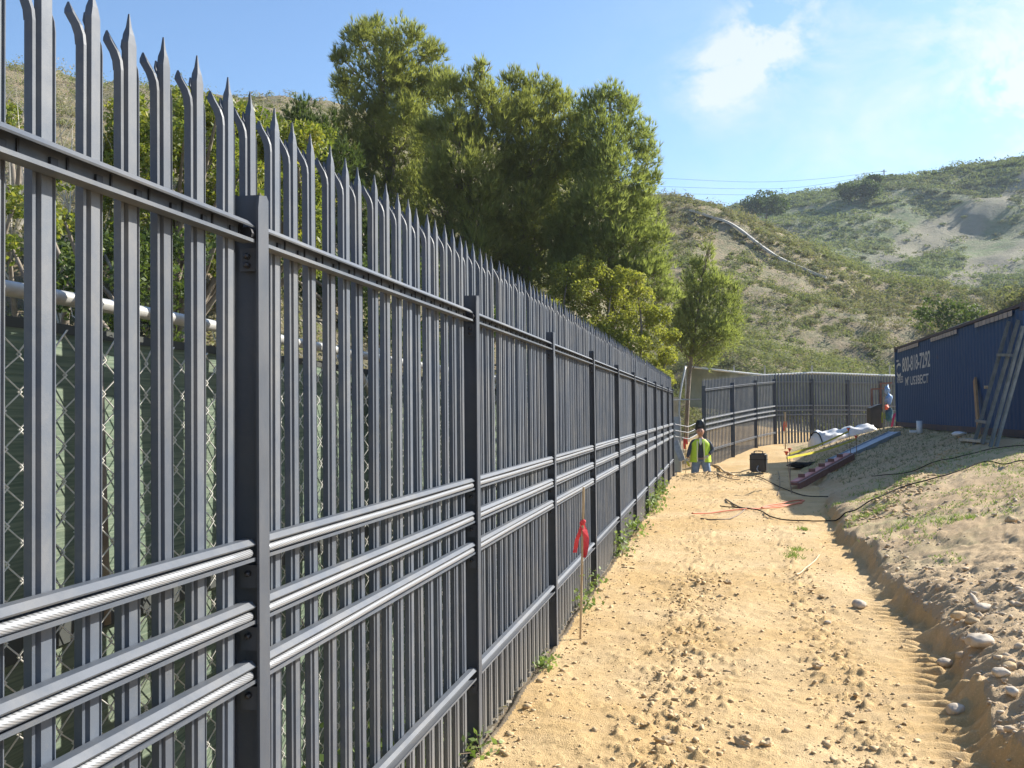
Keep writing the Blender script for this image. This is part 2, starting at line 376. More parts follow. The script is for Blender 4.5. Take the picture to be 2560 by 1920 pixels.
# ------------------------------------------------------------------ object helpers
def tag(o, label=None, cat=None, group=None, kind=None):
    if label: o['label'] = label
    if cat: o['category'] = cat
    if group: o['group'] = group
    if kind: o['kind'] = kind
    return o
def link(name, me, parent=None, material=None):
    if material is not None and len(me.materials) == 0: me.materials.append(material)
    o = bpy.data.objects.new(name, me); COL.objects.link(o)
    if parent is not None: o.parent = parent
    return o
def empty(name, loc=(0, 0, 0), rz=0):
    o = bpy.data.objects.new(name, None); COL.objects.link(o); o.location = loc; o.rotation_euler = (0, 0, rz)
    o.empty_display_size = .2; return o
class MB:
    def __init__(s): s.v = []; s.f = []; s.m = []; s.cur = 0
    def add(s, vs, fs):
        k = len(s.v); s.v += [tuple(v) for v in vs]
        for f in fs: s.f.append(tuple(i + k for i in f)); s.m.append(s.cur)
    def box(s, c, d, rot=None):
        hx, hy, hz = d[0] / 2, d[1] / 2, d[2] / 2
        vs = [Vector((x, y, z)) for x in (-hx, hx) for y in (-hy, hy) for z in (-hz, hz)]
        if rot is not None: vs = [rot @ v for v in vs]
        c = Vector(c); vs = [v + c for v in vs]
        s.add(vs, [(0, 1, 3, 2), (4, 6, 7, 5), (0, 4, 5, 1), (2, 3, 7, 6), (0, 2, 6, 4), (1, 5, 7, 3)])
    def beam(s, a, b, w, h=None, up=(0, 0, 1)):
        a = Vector(a); b = Vector(b); h = h or w; d = (b - a)
        q = d.normalized(); x = q.cross(Vector(up))
        if x.length < 1e-4: x = Vector((1, 0, 0))
        x.normalize(); z = x.cross(q)
        s.box((a + b) / 2, (w, d.length, h), Matrix((x, q, z)).transposed())
    def tube(s, pts, r, n=8, cap=True):
        pts = [Vector(p) for p in pts]; rs = r if isinstance(r, (list, tuple)) else [r] * len(pts)
        rings = []; ref = None
        for i, p in enumerate(pts):
            d = (pts[min(i + 1, len(pts) - 1)] - pts[max(i - 1, 0)]).normalized()
            if ref is None: ref = Vector((0, 0, 1)) if abs(d.z) < .9 else Vector((1, 0, 0))
            x = d.cross(ref); x.normalize(); y = d.cross(x); ref = -y if False else ref
            rings.append([p + (x * math.cos(2 * math.pi * k / n) + y * math.sin(2 * math.pi * k / n)) * rs[i] for k in range(n)])
        vs = [v for ring in rings for v in ring]; fs = []
        for i in range(len(pts) - 1):
            for k in range(n): fs.append((i * n + k, i * n + (k + 1) % n, (i + 1) * n + (k + 1) % n, (i + 1) * n + k))
        if cap: fs.append(tuple(reversed(range(n)))); fs.append(tuple(range((len(pts) - 1) * n, len(pts) * n)))
        s.add(vs, fs)
    def extrude_y(s, prof, y0, y1, closed=True, x0=0, z0=0):
        """profile of (x, z) swept along y"""
        n = len(prof); vs = [(x0 + x, y0, z0 + z) for x, z in prof] + [(x0 + x, y1, z0 + z) for x, z in prof]
        fs = [(k, (k + 1) % n, (k + 1) % n + n, k + n) for k in range(n if closed else n - 1)]
        if closed: fs += [tuple(reversed(range(n))), tuple(range(n, 2 * n))]
        s.add(vs, fs)
    def blob(s, c, r, seed=0, amp=.25, sub=2, squash=(1, 1, 1), rz=0.0):
        bm = bmesh.new(); bmesh.ops.create_icosphere(bm, subdivisions=sub, radius=1.0)
        rr = random.Random(seed); o = Vector((rr.random() * 50, rr.random() * 50, 0))
        from mathutils import noise as mn
        vs = []
        for v in bm.verts:
            k = 1 + amp * mn.noise(v.co * 1.3 + o) + amp * .5 * mn.noise(v.co * 3.1 + o)
            q = Vector((v.co.x * squash[0], v.co.y * squash[1], v.co.z * squash[2])) * (k * r)
            q.rotate(Matrix.Rotation(rz, 3, 'Z')); vs.append(q + Vector(c))
        s.add(vs, [tuple(x.index for x in f.verts) for f in bm.faces]); bm.free()
    def mesh(s, name, mats, smooth=False, recalc=True):
        me = bpy.data.meshes.new(name); me.from_pydata(s.v, [], s.f)
        mats = mats if isinstance(mats, (list, tuple)) else [mats]
        for mm in mats: me.materials.append(mm)
        if any(s.m): me.polygons.foreach_set('material_index', s.m)
        if recalc:
            bm = bmesh.new(); bm.from_mesh(me); bmesh.ops.recalc_face_normals(bm, faces=bm.faces); bm.to_mesh(me); bm.free()
        if smooth: me.polygons.foreach_set('use_smooth', [True] * len(me.polygons))
        me.update(); return me
    def build(s, name, mats, parent=None, smooth=False, recalc=True):
        return link(name, s.mesh(name, mats, smooth, recalc), parent)
def np_mesh(name, V, Fc, material, tint=None, smooth=False):
    """V (n,3); Fc (m,k) constant k"""
    me = bpy.data.meshes.new(name); V = np.asarray(V, np.float32); Fc = np.asarray(Fc, np.int32); k = Fc.shape[1]
    me.vertices.add(len(V)); me.vertices.foreach_set('co', V.ravel())
    me.loops.add(Fc.size); me.loops.foreach_set('vertex_index', Fc.ravel())
    me.polygons.add(len(Fc)); me.polygons.foreach_set('loop_start', np.arange(0, Fc.size, k, dtype=np.int32))
    me.polygons.foreach_set('loop_total', np.full(len(Fc), k, np.int32))
    if smooth: me.polygons.foreach_set('use_smooth', np.ones(len(Fc), bool))
    me.update(calc_edges=True)
    if tint is not None:
        a = me.attributes.new('tint', 'FLOAT', 'FACE'); a.data.foreach_set('value', np.asarray(tint, np.float32))
    me.materials.append(material); return me
def curve_tube(name, pts, r, material, parent=None, n=6): mb = MB(); mb.tube(pts, r, n); return mb.build(name, material, parent, smooth=True)
def smooth_path(pts, k=8):
    pts = [Vector(p) for p in pts]; out = []
    for i in range(len(pts) - 1):
        p0 = pts[max(i - 1, 0)]; p1 = pts[i]; p2 = pts[i + 1]; p3 = pts[min(i + 2, len(pts) - 1)]
        for j in range(k):
            t = j / k
            out.append(0.5 * ((2 * p1) + (p2 - p0) * t + (2 * p0 - 5 * p1 + 4 * p2 - p3) * t * t + (3 * p1 - p0 - 3 * p2 + p3) * t ** 3))
    out.append(pts[-1]); return out

SWATH = [([hit(x, y) for x, y in ((2190, 690), (2215, 668), (2290, 625), (2380, 570), (2470, 510), (2600, 430))], 5.0), ([hit(x, y) for x, y in ((2400, 700), (2480, 650), (2620, 590))], 5.0)]
def swath_mask(x, y):
    m_ = np.zeros_like(x)
    for P_, w_ in SWATH:
        for a_, b_ in zip(P_[:-1], P_[1:]):
            dx, dy = b_.x - a_.x, b_.y - a_.y; t = np.clip(((x - a_.x) * dx + (y - a_.y) * dy) / (dx * dx + dy * dy + 1e-9), 0, 1)
            d = np.hypot(x - a_.x - t * dx, y - a_.y - t * dy) + fbm(x, y, .12, 3, 61) * 4; m_ = np.maximum(m_, 1 - sstep(w_ * .7, w_ * 1.3, d))
    return m_
# ------------------------------------------------------------------ terrain mesh (one polar grid, split by region)
def cam_az(u): return math.atan(u)
az_d = np.linspace(math.atan(-.60), math.atan(.58), 600)
az_c = np.concatenate([np.linspace(-math.pi - 0.0, az_d[0], 30)[:-1], az_d, np.linspace(az_d[-1], math.pi, 30)[1:]])
rr = np.concatenate([[0.05, .4, .9, 1.3], 1.6 * np.exp(np.linspace(0, math.log(3.6 / 1.6), 40)), 3.6 * np.exp(np.linspace(0, math.log(11 / 3.6), 320))[1:], 11 * np.exp(np.linspace(0, math.log(4), 200))[1:], 44 * np.exp(np.linspace(0, math.log(420 / 44), 200))[1:], [520, 700]])
A, R = np.meshgrid(az_c, rr, indexing='ij')
Dm = R * np.cos(A); Xm = R * np.sin(A)
GX = Xm * CT - Dm * ST; GY = Xm * ST + Dm * CT
na, nr = A.shape
GZ = H(GX.ravel(), GY.ravel())
back = (Dm.ravel() < 1.0)
GZ = np.where(back & (GX.ravel() < -5), (-5 - GX.ravel()) * .3, GZ)
V = np.stack([GX.ravel(), GY.ravel(), GZ], 1)
ii, jj = np.meshgrid(np.arange(na - 1), np.arange(nr - 1), indexing='ij')
q = (ii * nr + jj).ravel(); Fq = np.stack([q, q + nr, q + nr + 1, q + 1], 1)
cen = V[Fq].mean(1); cx, cy, cz = cen.T
cD = cy * CT - cx * ST; cu = (cx * CT + cy * ST) / np.maximum(cD, .3)
D1f = np.interp(cu, UP, NEAR_D)
den = np.maximum(ST - np.clip(cu, -.62, .7) * CT, 1e-3); D0f = np.minimum(3.2 / den, 41)
far = (cD > D1f + 12) & (cD > 140)
hillm = (~far) & (cD > D0f) & (cD > 1)
left = (~far) & (~hillm) & (cx < -1.16)
bankm = (~far) & (~hillm) & (~left) & (cx > edge_x(cy) - 0.02) & (cy < 38)
pathm = ~(far | hillm | left | bankm)
for nm, mk, mt in (('dirt_path', pathm, 'path'), ('dirt_bank', bankm, 'bank'), ('verge_ground', left, 'verge'), ('near_hillside', hillm, 'hill'), ('far_hillside', far, 'farhill')):
    fs = Fq[mk]; used, inv = np.unique(fs, return_inverse=True)
    me = np_mesh(nm, V[used], inv.reshape(fs.shape), M[mt], smooth=True)
    if nm == 'far_hillside':
        at_ = me.attributes.new('swath', 'FLOAT', 'POINT'); at_.data.foreach_set('value', swath_mask(V[used][:, 0], V[used][:, 1]).astype(np.float32))
    tag(link(nm, me), kind='structure', label={'dirt_path': 'dug sandy ochre dirt path beside the fence', 'dirt_bank': 'stony brown dirt bank right of the path with grass patches',
        'verge_ground': 'dark ground between the two fences', 'near_hillside': 'near scrub covered hillside behind the trees', 'far_hillside': 'far green hillside with dry grass swaths'}[nm])

hz_ = MB(); hz_.box((40, 130, 28), (620, 640, 64)); hm = bpy.data.materials.new('thin air haze'); hm.use_nodes = True; ht = hm.node_tree
ht.nodes.remove(ht.nodes['Principled BSDF']); pv = ht.nodes.new('ShaderNodeVolumePrincipled'); pv.inputs['Color'].default_value = (.78, .87, 1, 1); pv.inputs['Density'].default_value = HAZE
ht.links.new(pv.outputs[0], ht.nodes['Material Output'].inputs['Volume'])
tag(hz_.build('haze', hm), 'thin pale haze over the far hills', None, None, 'stuff')
# ------------------------------------------------------------------ foliage helpers
def rand_dirs(n):
    v = rng.normal(size=(n, 3)); return v / np.linalg.norm(v, axis=1)[:, None]
def leaves(P, size, tint, up_bias=.3, aspect=.5, dirs=None):
    """rhombus leaves at points P -> quads"""
    n = len(P); N = rand_dirs(n) + np.array([0, 0, up_bias]); N /= np.linalg.norm(N, axis=1)[:, None]
    T = np.cross(N, rand_dirs(n)) if dirs is None else dirs
    T /= np.linalg.norm(T, axis=1)[:, None] + 1e-9; B = np.cross(N, T)
    s = (size * rng.uniform(.6, 1.25, n))[:, None]
    V = np.stack([P - T * s, P + B * s * aspect, P + T * s, P - B * s * aspect], 1).reshape(-1, 3)
    return V, np.arange(4 * n).reshape(-1, 4), tint
def needles(P, D, L, w, k, tint, spread=.55):
    """k thin triangles fanned round direction D at each point"""
    n = len(P); P = np.repeat(P, k, 0); D = np.repeat(D, k, 0); tt = np.repeat(tint, k)
    d = D + rand_dirs(n * k) * spread; d /= np.linalg.norm(d, axis=1)[:, None]
    side = np.cross(d, rand_dirs(n * k)); side /= np.linalg.norm(side, axis=1)[:, None]
    l = (L * rng.uniform(.6, 1.2, n * k))[:, None]
    V = np.stack([P - side * w, P + side * w, P + d * l], 1).reshape(-1, 3)
    return V, np.arange(3 * n * k).reshape(-1, 3), np.clip(tt + rng.normal(0, .10, n * k), 0, 1)
def lobe_points(lobes, per_m2, shell=.35):
    """random points in the outer shell of ellipsoid lobes [(c, r, squash)]"""
    Ps, Ds, Ls = [], [], []
    for k, (c, r, sq) in enumerate(lobes):
        n = max(4, int(per_m2 * 4 * math.pi * r * r)); d = rand_dirs(n)
        rad = r * (1 - shell * rng.random(n) ** 1.5)
        rad *= 1 + .22 * np.sin(d[:, 0] * 5 + k) * np.cos(d[:, 2] * 6 + 2 * k)
        p = np.asarray(c)[None] + d * rad[:, None] * np.array(sq)[None]
        Ps.append(p); Ds.append(d); Ls.append(np.full(n, k))
    return np.concatenate(Ps), np.concatenate(Ds), np.concatenate(Ls)

def limb(mb, a, b, r0, r1, bend=.15, n=6):
    a = Vector(a); b = Vector(b); d = b - a
    off = Vector((random.uniform(-1, 1), random.uniform(-1, 1), random.uniform(-.2, .6))) * d.length * bend
    pts = [a, a + d * .33 + off * .7, a + d * .66 + off, b]
    pts = smooth_path(pts, 3); rs = [r0 + (r1 - r0) * i / (len(pts) - 1) for i in range(len(pts))]
    mb.tube(pts, rs, n)

def pine(label, px_base, D, lobes_px, density=11, mt='pine', L=.30, group='pine trees beyond the fence', w=.011, name='pine_tree', lean=0, k=9, cat='tree', trunk_r=.2):
    # lobes_px: (px, py, radius_px, depth offset)
    g = px2w(px_base, 1025, D); gx, gy = g[0], g[1]; gz = Hs(gx, gy)
    t = empty(name, (gx, gy, gz)); tag(t, label, cat, group)
    inv = np.array([gx, gy, gz]); lobes = []; cs = []
    for (px, py, r, dd) in lobes_px:
        c = px2w(px, py, D + dd) - inv; rm = r / F * (D + dd)
        lobes.append((c, rm, (1, 1, 1.05))); cs.append(c)
        for q in range(5):          # break each lobe into smaller sprays
            dr = rand_dirs(1)[0]; dr[2] = abs(dr[2]) * .9 - .15
            lobes.append((c + dr * rm * .72, rm * rng.uniform(.36, .55), (1, 1, 1.15)))
    P, Dd, Lk = lobe_points(lobes, density * 3.3, .8)
    lt = rng.uniform(.15, .85, len(lobes))
    tint = np.clip(lt[Lk] * .6 + .2 + rng.normal(0, .12, len(P)), 0, 1)
    DD = Dd * .55 + np.array([0, 0, .75]); 
    Vn, Fn, tn = needles(P, DD, L * .8, w, k, tint, .5)
    link('crown', np_mesh('crown', Vn, Fn, M[mt], tn), t)
    mb = MB(); top = max(cs, key=lambda c: c[2]); tp = Vector(top)
    path = smooth_path([Vector((0, 0, -.3)), Vector((tp.x * .2, tp.y * .2, tp.z * .35)), Vector((tp.x * .6, tp.y * .6, tp.z * .7)), tp], 4)
    mb.tube(path, [trunk_r * (1 - .85 * i / (len(path) - 1)) for i in range(len(path))], 8)
    mb.build('trunk', M['bark'], t, smooth=True)
    mb = MB()
    for c in cs:
        c = Vector(c); z0 = max(.15, c.z - abs(c.x - tp.x) * .5 - .6); kk = min(1, max(0, z0 / max(tp.z, .1)))
        base = path[int(kk * (len(path) - 1))]
        limb(mb, base, c, trunk_r * .32 * (1.2 - kk), .02)
        for q in range(3):
            limb(mb, base.lerp(c, .55), c + Vector(rand_dirs(1)[0]) * .35, .03, .006)
    mb.build('branches', M['bark'], t, smooth=True)
    return t

# pines, left to right
pine('tall open crowned pine, leftmost and highest of the pines beyond the fence', 985, 34,
     [(860, 150, 30, 0), (905, 110, 55, 0), (935, 75, 32, .6), (1010, 110, 62, -.4), (1075, 140, 40, .3), (1095, 205, 42, 0), (960, 190, 75, -.5), (870, 215, 45, .2), (1040, 230, 75, .4),
      (905, 290, 72, 0), (1010, 310, 78, -.7), (880, 360, 60, .5), (960, 400, 75, 0), (1060, 380, 62, .6), (930, 480, 75, .4), (1040, 480, 70, -.3), (860, 450, 55, .2), (900, 560, 70, .2), (1010, 570, 80, 0)], 11, k=10)
pine('second pine with a small pointed leader rising left of the broad green crown', 1165, 31,
     [(1205, 175, 26, 0), (1175, 225, 45, 0), (1120, 235, 48, .3), (1225, 250, 52, -.3), (1130, 320, 72, -.4), (1220, 345, 75, 0), (1075, 340, 50, .3), (1150, 430, 88, -.8), (1090, 500, 75, -.2), (1200, 520, 85, -.4),
      (1060, 600, 80, .2), (1170, 610, 90, -.2), (1120, 700, 90, .2)], 11, mt='pine')
pine('broad dense pine in the middle of the pine group', 1320, 32,
     [(1440, 320, 45, 0), (1430, 390, 55, 0), (1265, 285, 50, 0), (1290, 215, 40, 0), (1350, 235, 52, .2), (1400, 270, 48, 0), (1300, 300, 72, -.5), (1390, 345, 72, 0), (1330, 400, 88, -.7), (1270, 470, 85, 0), (1390, 450, 72, .3), (1320, 540, 95, -.6), (1250, 600, 90, 0), (1380, 600, 88, 0), (1310, 680, 90, 0), (1230, 740, 80, .5)], 11, mt='pine')
pine('wide pine standing rightmost in the pine group, feathery right side', 1530, 31,
     [(1525, 235, 32, 0), (1480, 270, 42, 0), (1560, 270, 40, .3), (1500, 340, 65, -.4), (1580, 340, 52, .2), (1620, 390, 36, 0), (1540, 420, 82, -.5), (1460, 430, 62, .3), (1610, 460, 42, 0), (1490, 510, 88, -.6), (1580, 530, 70, 0),
      (1430, 560, 72, 0), (1530, 610, 85, -.3), (1620, 600, 55, 0), (1640, 680, 52, .2), (1580, 700, 75, 0), (1460, 650, 85, .2), (1660, 740, 40, .2), (1400, 700, 80, .6)], 11, mt='pine_light')
pine('low dark pine half hidden behind the fence spikes, left of the tall pine', 800, 27,
     [(750, 290, 45, 0), (800, 330, 55, 0), (690, 330, 40, .5), (850, 400, 58, 0), (770, 410, 70, -.4), (700, 420, 60, .3), (820, 500, 75, 0), (740, 520, 70, 0), (900, 520, 60, .3), (860, 610, 80, 0), (760, 640, 80, .2), (960, 620, 80, .2), (1020, 700, 80, 0), (900, 720, 90, 0)], 10, mt='darkshrub', L=.22, w=.016)
pine('small slender pine with a bare crooked trunk on the slope', 1712, 37,
     [(1760, 665, 32, 0), (1735, 720, 45, 0), (1790, 715, 40, .2), (1750, 780, 58, 0), (1810, 770, 40, 0), (1715, 800, 42, 0), (1780, 840, 55, -.3), (1725, 860, 40, .2), (1820, 840, 34, 0), (1760, 890, 40, 0), (1700, 745, 22, 0), (1770, 625, 16, 0), (1840, 800, 26, 0), (1835, 730, 22, .2), (1690, 830, 26, 0)], 8, mt='pine_light', L=.30, group=None, trunk_r=.09)

def bush(name, label, cat, px_base, D, lobes_px, leaf, per_m2, mt, group=None, shell=.4, stem=True, aspect=.5, sub=5, subr=(.3, .5)):
    g = px2w(px_base, 1025, D); gx, gy = g[0], g[1]; gz = Hs(gx, gy)
    t = empty(name, (gx, gy, gz)); tag(t, label, cat, group); inv = np.array([gx, gy, gz]); lobes = []; cs = []
    for (px, py, r, dd) in lobes_px:
        c = px2w(px, py, D + dd) - inv; rm = r / F * (D + dd); cs.append(c)
        lobes.append((c, rm * .82, (1, 1, 1)))
        for q in range(sub):
            dr = rand_dirs(1)[0]; dr[2] = dr[2] * .7 + .25
            lobes.append((c + dr * rm * .75, rm * rng.uniform(*subr), (1, 1, .9)))
    P, Dd, Lk = lobe_points(lobes, per_m2, shell)
    lt = rng.uniform(.1, .9, len(lobes)); tint = np.clip(lt[Lk] * .7 + .15 + rng.normal(0, .15, len(P)), 0, 1)
    Vn, Fn, tn = leaves(P, leaf, tint, .5, aspect)
    link('crown', np_mesh('crown', Vn, Fn, M[mt], tn), t)
    if stem:
        mb = MB()
        for c in cs[::2]: limb(mb, (0, 0, -.1), Vector(c), .06 + .02 * random.random(), .015, .12)
        mb.build('stems', M['bark'], t, smooth=True)
    return t
# yellow-green tree right of the pines
rr_ = random.Random(5); L_ = []
for (x, y, r) in [(1420, 690, 34), (1445, 672, 26), (1490, 690, 30), (1400, 740, 30), (1530, 715, 30), (1560, 690, 24), (1590, 700, 22), (1460, 745, 40), (1510, 770, 38), (1430, 800, 40), (1560, 760, 34), (1610, 745, 30), (1480, 830, 42),
                  (1540, 825, 40), (1600, 800, 36), (1650, 790, 28), (1580, 870, 40), (1640, 850, 34), (1530, 890, 42), (1620, 920, 38), (1670, 890, 26), (1680, 840, 20), (1590, 950, 45), (1660, 950, 28), (1480, 900, 50), (1400, 850, 50), (1380, 780, 28)]:
    L_.append((x, y, r * 1.22, rr_.uniform(-.6, .6)))
bush('broadleaf_tree', 'yellow green rounded tree with clumpy crown just beyond the fence spikes', 'tree', 1560, 29, L_, .04, 330, 'yellowtree', shell=.25, aspect=.6, sub=6, subr=(.32, .46))
# shrubs on the slope behind the near bays
def many(x0, x1, y0, y1, n, r0, r1, seed, top=None):
    r = random.Random(seed); o = []
    for k in range(n):
        x = r.uniform(x0, x1); yt = np.interp(x, top[0], top[1]) if top else y0
        y = r.uniform(yt, y1); rad = r.uniform(r0, r1); o.append((x, max(y, yt + rad), rad, r.uniform(-1.2, 1.2)))
    return o
bush('slope_shrub', 'large yellow green shrub with rounded tops behind the first bay of spikes', 'shrub', 430, 15, many(190, 650, 240, 680, 80, 34, 60, 3, ([190, 230, 300, 380, 450, 520, 600, 650], [420, 330, 240, 225, 205, 235, 245, 260])), .042, 210, 'acacia', sub=7)
bush('slope_shrub', 'yellow green shrub behind the first post, right of the largest shrub', 'shrub', 620, 17, many(560, 800, 260, 680, 44, 34, 58, 4, ([560, 640, 740], [245, 265, 300])), .05, 190, 'acacia')
bush('slope_shrub', 'dark shrub low behind the middle of the first bay', 'shrub', 380, 12.5, many(160, 560, 560, 900, 22, 45, 80, 9, ([160, 560], [560, 560])), .045, 150, 'darkshrub')
bush('slope_shrub', 'dark green shrub behind the second bay, under the tall pine', 'shrub', 900, 20, many(620, 1100, 600, 900, 24, 40, 75, 10, ([620, 1100], [600, 640])), .05, 130, 'darkshrub')
bush('slope_shrub', 'small yellow green shrub at the left edge above the chain link rail', 'shrub', 110, 12, many(10, 230, 430, 640, 11, 28, 55, 12, ([0, 230], [440, 420])), .04, 200, 'acacia')
bush('slope_shrub', 'pale shrub highest at the left edge behind the first spike', 'shrub', 40, 20, many(0, 110, 230, 330, 6, 18, 34, 13, ([0, 110], [250, 260])), .05, 150, 'acacia')
bush('slope_shrub', 'green shrub behind the third and fourth bays', 'shrub', 1180, 24, many(1050, 1400, 720, 960, 16, 35, 60, 19, ([1050, 1400], [720, 760])), .06, 110, 'darkshrub')

# scrub scattered over hillsides: one mass per hill
def scrub_mass(name, label, n, gen, mt, size, leafn, leaf, flat=.7, clump=None):
    xs, ys = gen(n); zs = H(xs, ys)
    s = rng.uniform(size[0], size[1], len(xs)) * .8 * (1 + (rng.random(len(xs)) < .14) * 1.3)
    k = leafn; N = len(xs)
    C = np.stack([xs, ys, zs + .12 * s], 1); d = rand_dirs(N * k); d[:, 2] = np.abs(d[:, 2])
    rad = rng.random(N * k) ** .4
    P = np.repeat(C, k, 0) + d * (rad * np.repeat(s, k))[:, None] * np.array([1, 1, flat])[None]
    lt = np.clip(.5 + fbm(xs, ys, .05, 3, 91) * .9 + rng.normal(0, .22, N), 0, 1)
    tint = np.clip(np.repeat(lt, k) + rng.normal(0, .08, N * k), 0, 1)
    n_ = len(P); Nn = d + rand_dirs(n_) * .6 + np.array([0, 0, .2]); Nn /= np.linalg.norm(Nn, axis=1)[:, None]
    T = np.cross(Nn, rand_dirs(n_)); T /= np.linalg.norm(T, axis=1)[:, None]; B = np.cross(Nn, T)
    ls = (np.maximum(leaf, np.repeat(np.hypot(xs, ys), k) * .0011) * rng.uniform(.6, 1.3, n_))[:, None]
    Vv = np.stack([P - T * ls - B * ls * .5, P + B * ls * .6, P + T * ls - B * ls * .3], 1).reshape(-1, 3)
    tag(link(name, np_mesh(name, Vv, np.arange(3 * n_).reshape(-1, 3), M[mt], tint)), label, None, None, 'stuff')
def gen_polar(u0, u1, d0, d1, dens=None, power=1.0):
    def g(n):
        m_ = n * 4; u = rng.uniform(u0, u1, m_); D = d0 * (d1 / d0) ** rng.random(m_)
        D1 = np.interp(u, UP, NEAR_D); den = np.maximum(ST - u * CT, 1e-3); D0 = np.minimum(3.2 / den, 41)
        ok = (D > D0 + .6) & (D < D1 - 1) if dens != 'far' else (D > D1 + 25)
        x = u * D * CT - D * ST; y = u * D * ST + D * CT
        f = fbm(x, y, .18 if dens != 'far' else .03, 3, 44)
        if dens == 'far': ok &= (swath_mask(x, y) < .4) | (rng.random(m_) < .25)
        ok &= f > (-.30 if dens != 'far' else -.25) + rng.normal(0, .15, m_)
        return x[ok][:n], y[ok][:n]
    return g
scrub_mass('near_hill_scrub', 'olive and grey brown scrub covering the near hillside', 6200, gen_polar(.10, .58, 42, 125), 'scrub', (.35, .95), 60, .055)
scrub_mass('left_hill_scrub', 'grey green scrub on the slope at left behind the fences', 1700, gen_polar(-.60, .12, 9, 80), 'scrub', (.25, .75), 75, .04)
scrub_mass('dry_hill_brush', 'dry tan brush between the green scrub on the near hillside', 1500, gen_polar(-.6, .58, 15, 120), 'drybrush', (.25, .7), 40, .045, .6)
scrub_mass('far_hill_scrub', 'dark green scrub patches on the far hillside', 5200, gen_polar(.12, .60, 165, 305, 'far'), 'farscrub', (1.0, 3.0), 44, .11, .35)

def swath(name, label, pts, wid, n, sz):
    P_ = [hit(x, y) for x, y in pts]; xs, ys = [], []
    for k in range(n):
        t = rng.random() * (len(P_) - 1); i = int(t); p = P_[i].lerp(P_[i + 1], t - i); xs.append(p.x + rng.normal(0, wid)); ys.append(p.y + rng.normal(0, wid))
    xs, ys = np.array(xs), np.array(ys); scrub_mass(name, label, n, lambda n: (xs, ys), 'swath', sz, 80, .09, .45)
if 0: swath('dry_brush_swath', 'pale grey dry brush band climbing the far hillside', ((2215, 668), (2290, 625), (2380, 570), (2470, 510), (2590, 440)), 2.2, 500, (.5, 1.0))
if 0: swath('lower_dry_brush', 'second dry brush patch on the lower far hillside', ((2420, 600), (2500, 640), (2600, 600)), 6, 350, (.9, 1.7))
if 0: swath('dry_grass_patch', 'tan dry grass patch near the far ridge', ((2020, 530), (2080, 510), (2150, 515)), 4.5, 260, (.8, 1.5))
def ridge_tree(px, py, wpx, hpx, D, label, name='ridge_tree'):
    c = px2w(px, py, D); z0 = max(Hs(c[0], c[1]) - .3, c[2] - hpx / F * D * .45); t = empty(name, (c[0], c[1], z0)); tag(t, label, 'tree', 'dark trees on the far ridge')
    w = wpx / F * D; h = hpx / F * D; lob = []
    for k in range(9): lob.append((np.array([rng.uniform(-.4, .4) * w * CT, rng.uniform(-.3, .3) * w, h * (.3 + .35 * rng.random())]), h * rng.uniform(.28, .42), (1.25, 1, .9)))
    P, Dd, Lk = lobe_points(lob, 9.0 if D > 150 else 8, .35); tint = np.clip(rng.normal(.45, .22, len(P)), 0, 1)
    Vn, Fn, tn = leaves(P, .30 if D > 150 else .2, tint, .4, .7); link('crown', np_mesh('crown', Vn, Fn, M['darkshrub'], tn), t)
    mb = MB(); mb.tube([(0, 0, -.5), (0.2, 0, h * .4)], [.3, .15], 6); mb.build('trunk', M['bark'], t, smooth=True)
ridge_tree(1915, 515, 130, 60, 255, 'wide dark shrub mass on the ridge where the two hills meet')
ridge_tree(2150, 475, 95, 50, 270, 'rounded dark tree below the utility pole on the ridge')
ridge_tree(2187, 448, 42, 24, 288, 'small dark shrub touching the skyline beside the utility pole')
ridge_tree(2335, 440, 26, 12, 296, 'tiny dark shrub on the skyline right of the utility pole')
bush('hillside_shrub', 'orange tinged olive shrub above the container roof line', 'shrub', 2380, 62, [(2330, 775, 45, 0), (2400, 790, 50, 0), (2300, 800, 35, 1), (2450, 800, 45, 1), (2370, 810, 50, 0)], .13, 14, 'darkshrub', 'shrubs above the container')
bush('hillside_shrub', 'grey green shrub at the right frame edge above the container', 'shrub', 2540, 60, [(2530, 750, 50, 0), (2570, 770, 50, 0)], .16, 20, 'scrub', 'shrubs above the container')

# ------------------------------------------------------------------ utility pole and wires
pb = px2w(2210, 455, 312); pt = px2w(2210, 424, 312)
pole = empty('utility_pole', tuple(pb)); tag(pole, 'thin utility pole standing on the far ridge skyline', 'utility pole')
mb = MB(); mb.tube([(0, 0, -6), tuple(pt - pb)], .17, 6); mb.build('shaft', M['bark'], pole)
mb = MB(); z_ = pt[2] - pb[2]; mb.box((0, 0, z_ - .5), (1.8, .12, .14)); mb.build('crossarm', M['bark'], pole)
for k, (pts_, lab) in enumerate([(((1500, 440), (1643, 445), (1882, 455), (2060, 446), (2210, 427)), 'topmost power line sagging across the sky to the ridge pole'),
                      (((1500, 460), (1652, 466), (1860, 472), (2010, 467), (2210, 433)), 'middle power line sagging behind the ridge'),
                      (((1500, 478), (1687, 484), (1860, 487), (1960, 485), (2210, 440)), 'lowest power line just above the hill skyline')]):
    P_ = smooth_path([px2w(x, y, 312) for x, y in pts_], 5)
    tag(curve_tube('power_line', P_, .035, M['black'], None, 4), lab, 'power line', 'power lines over the ridge')

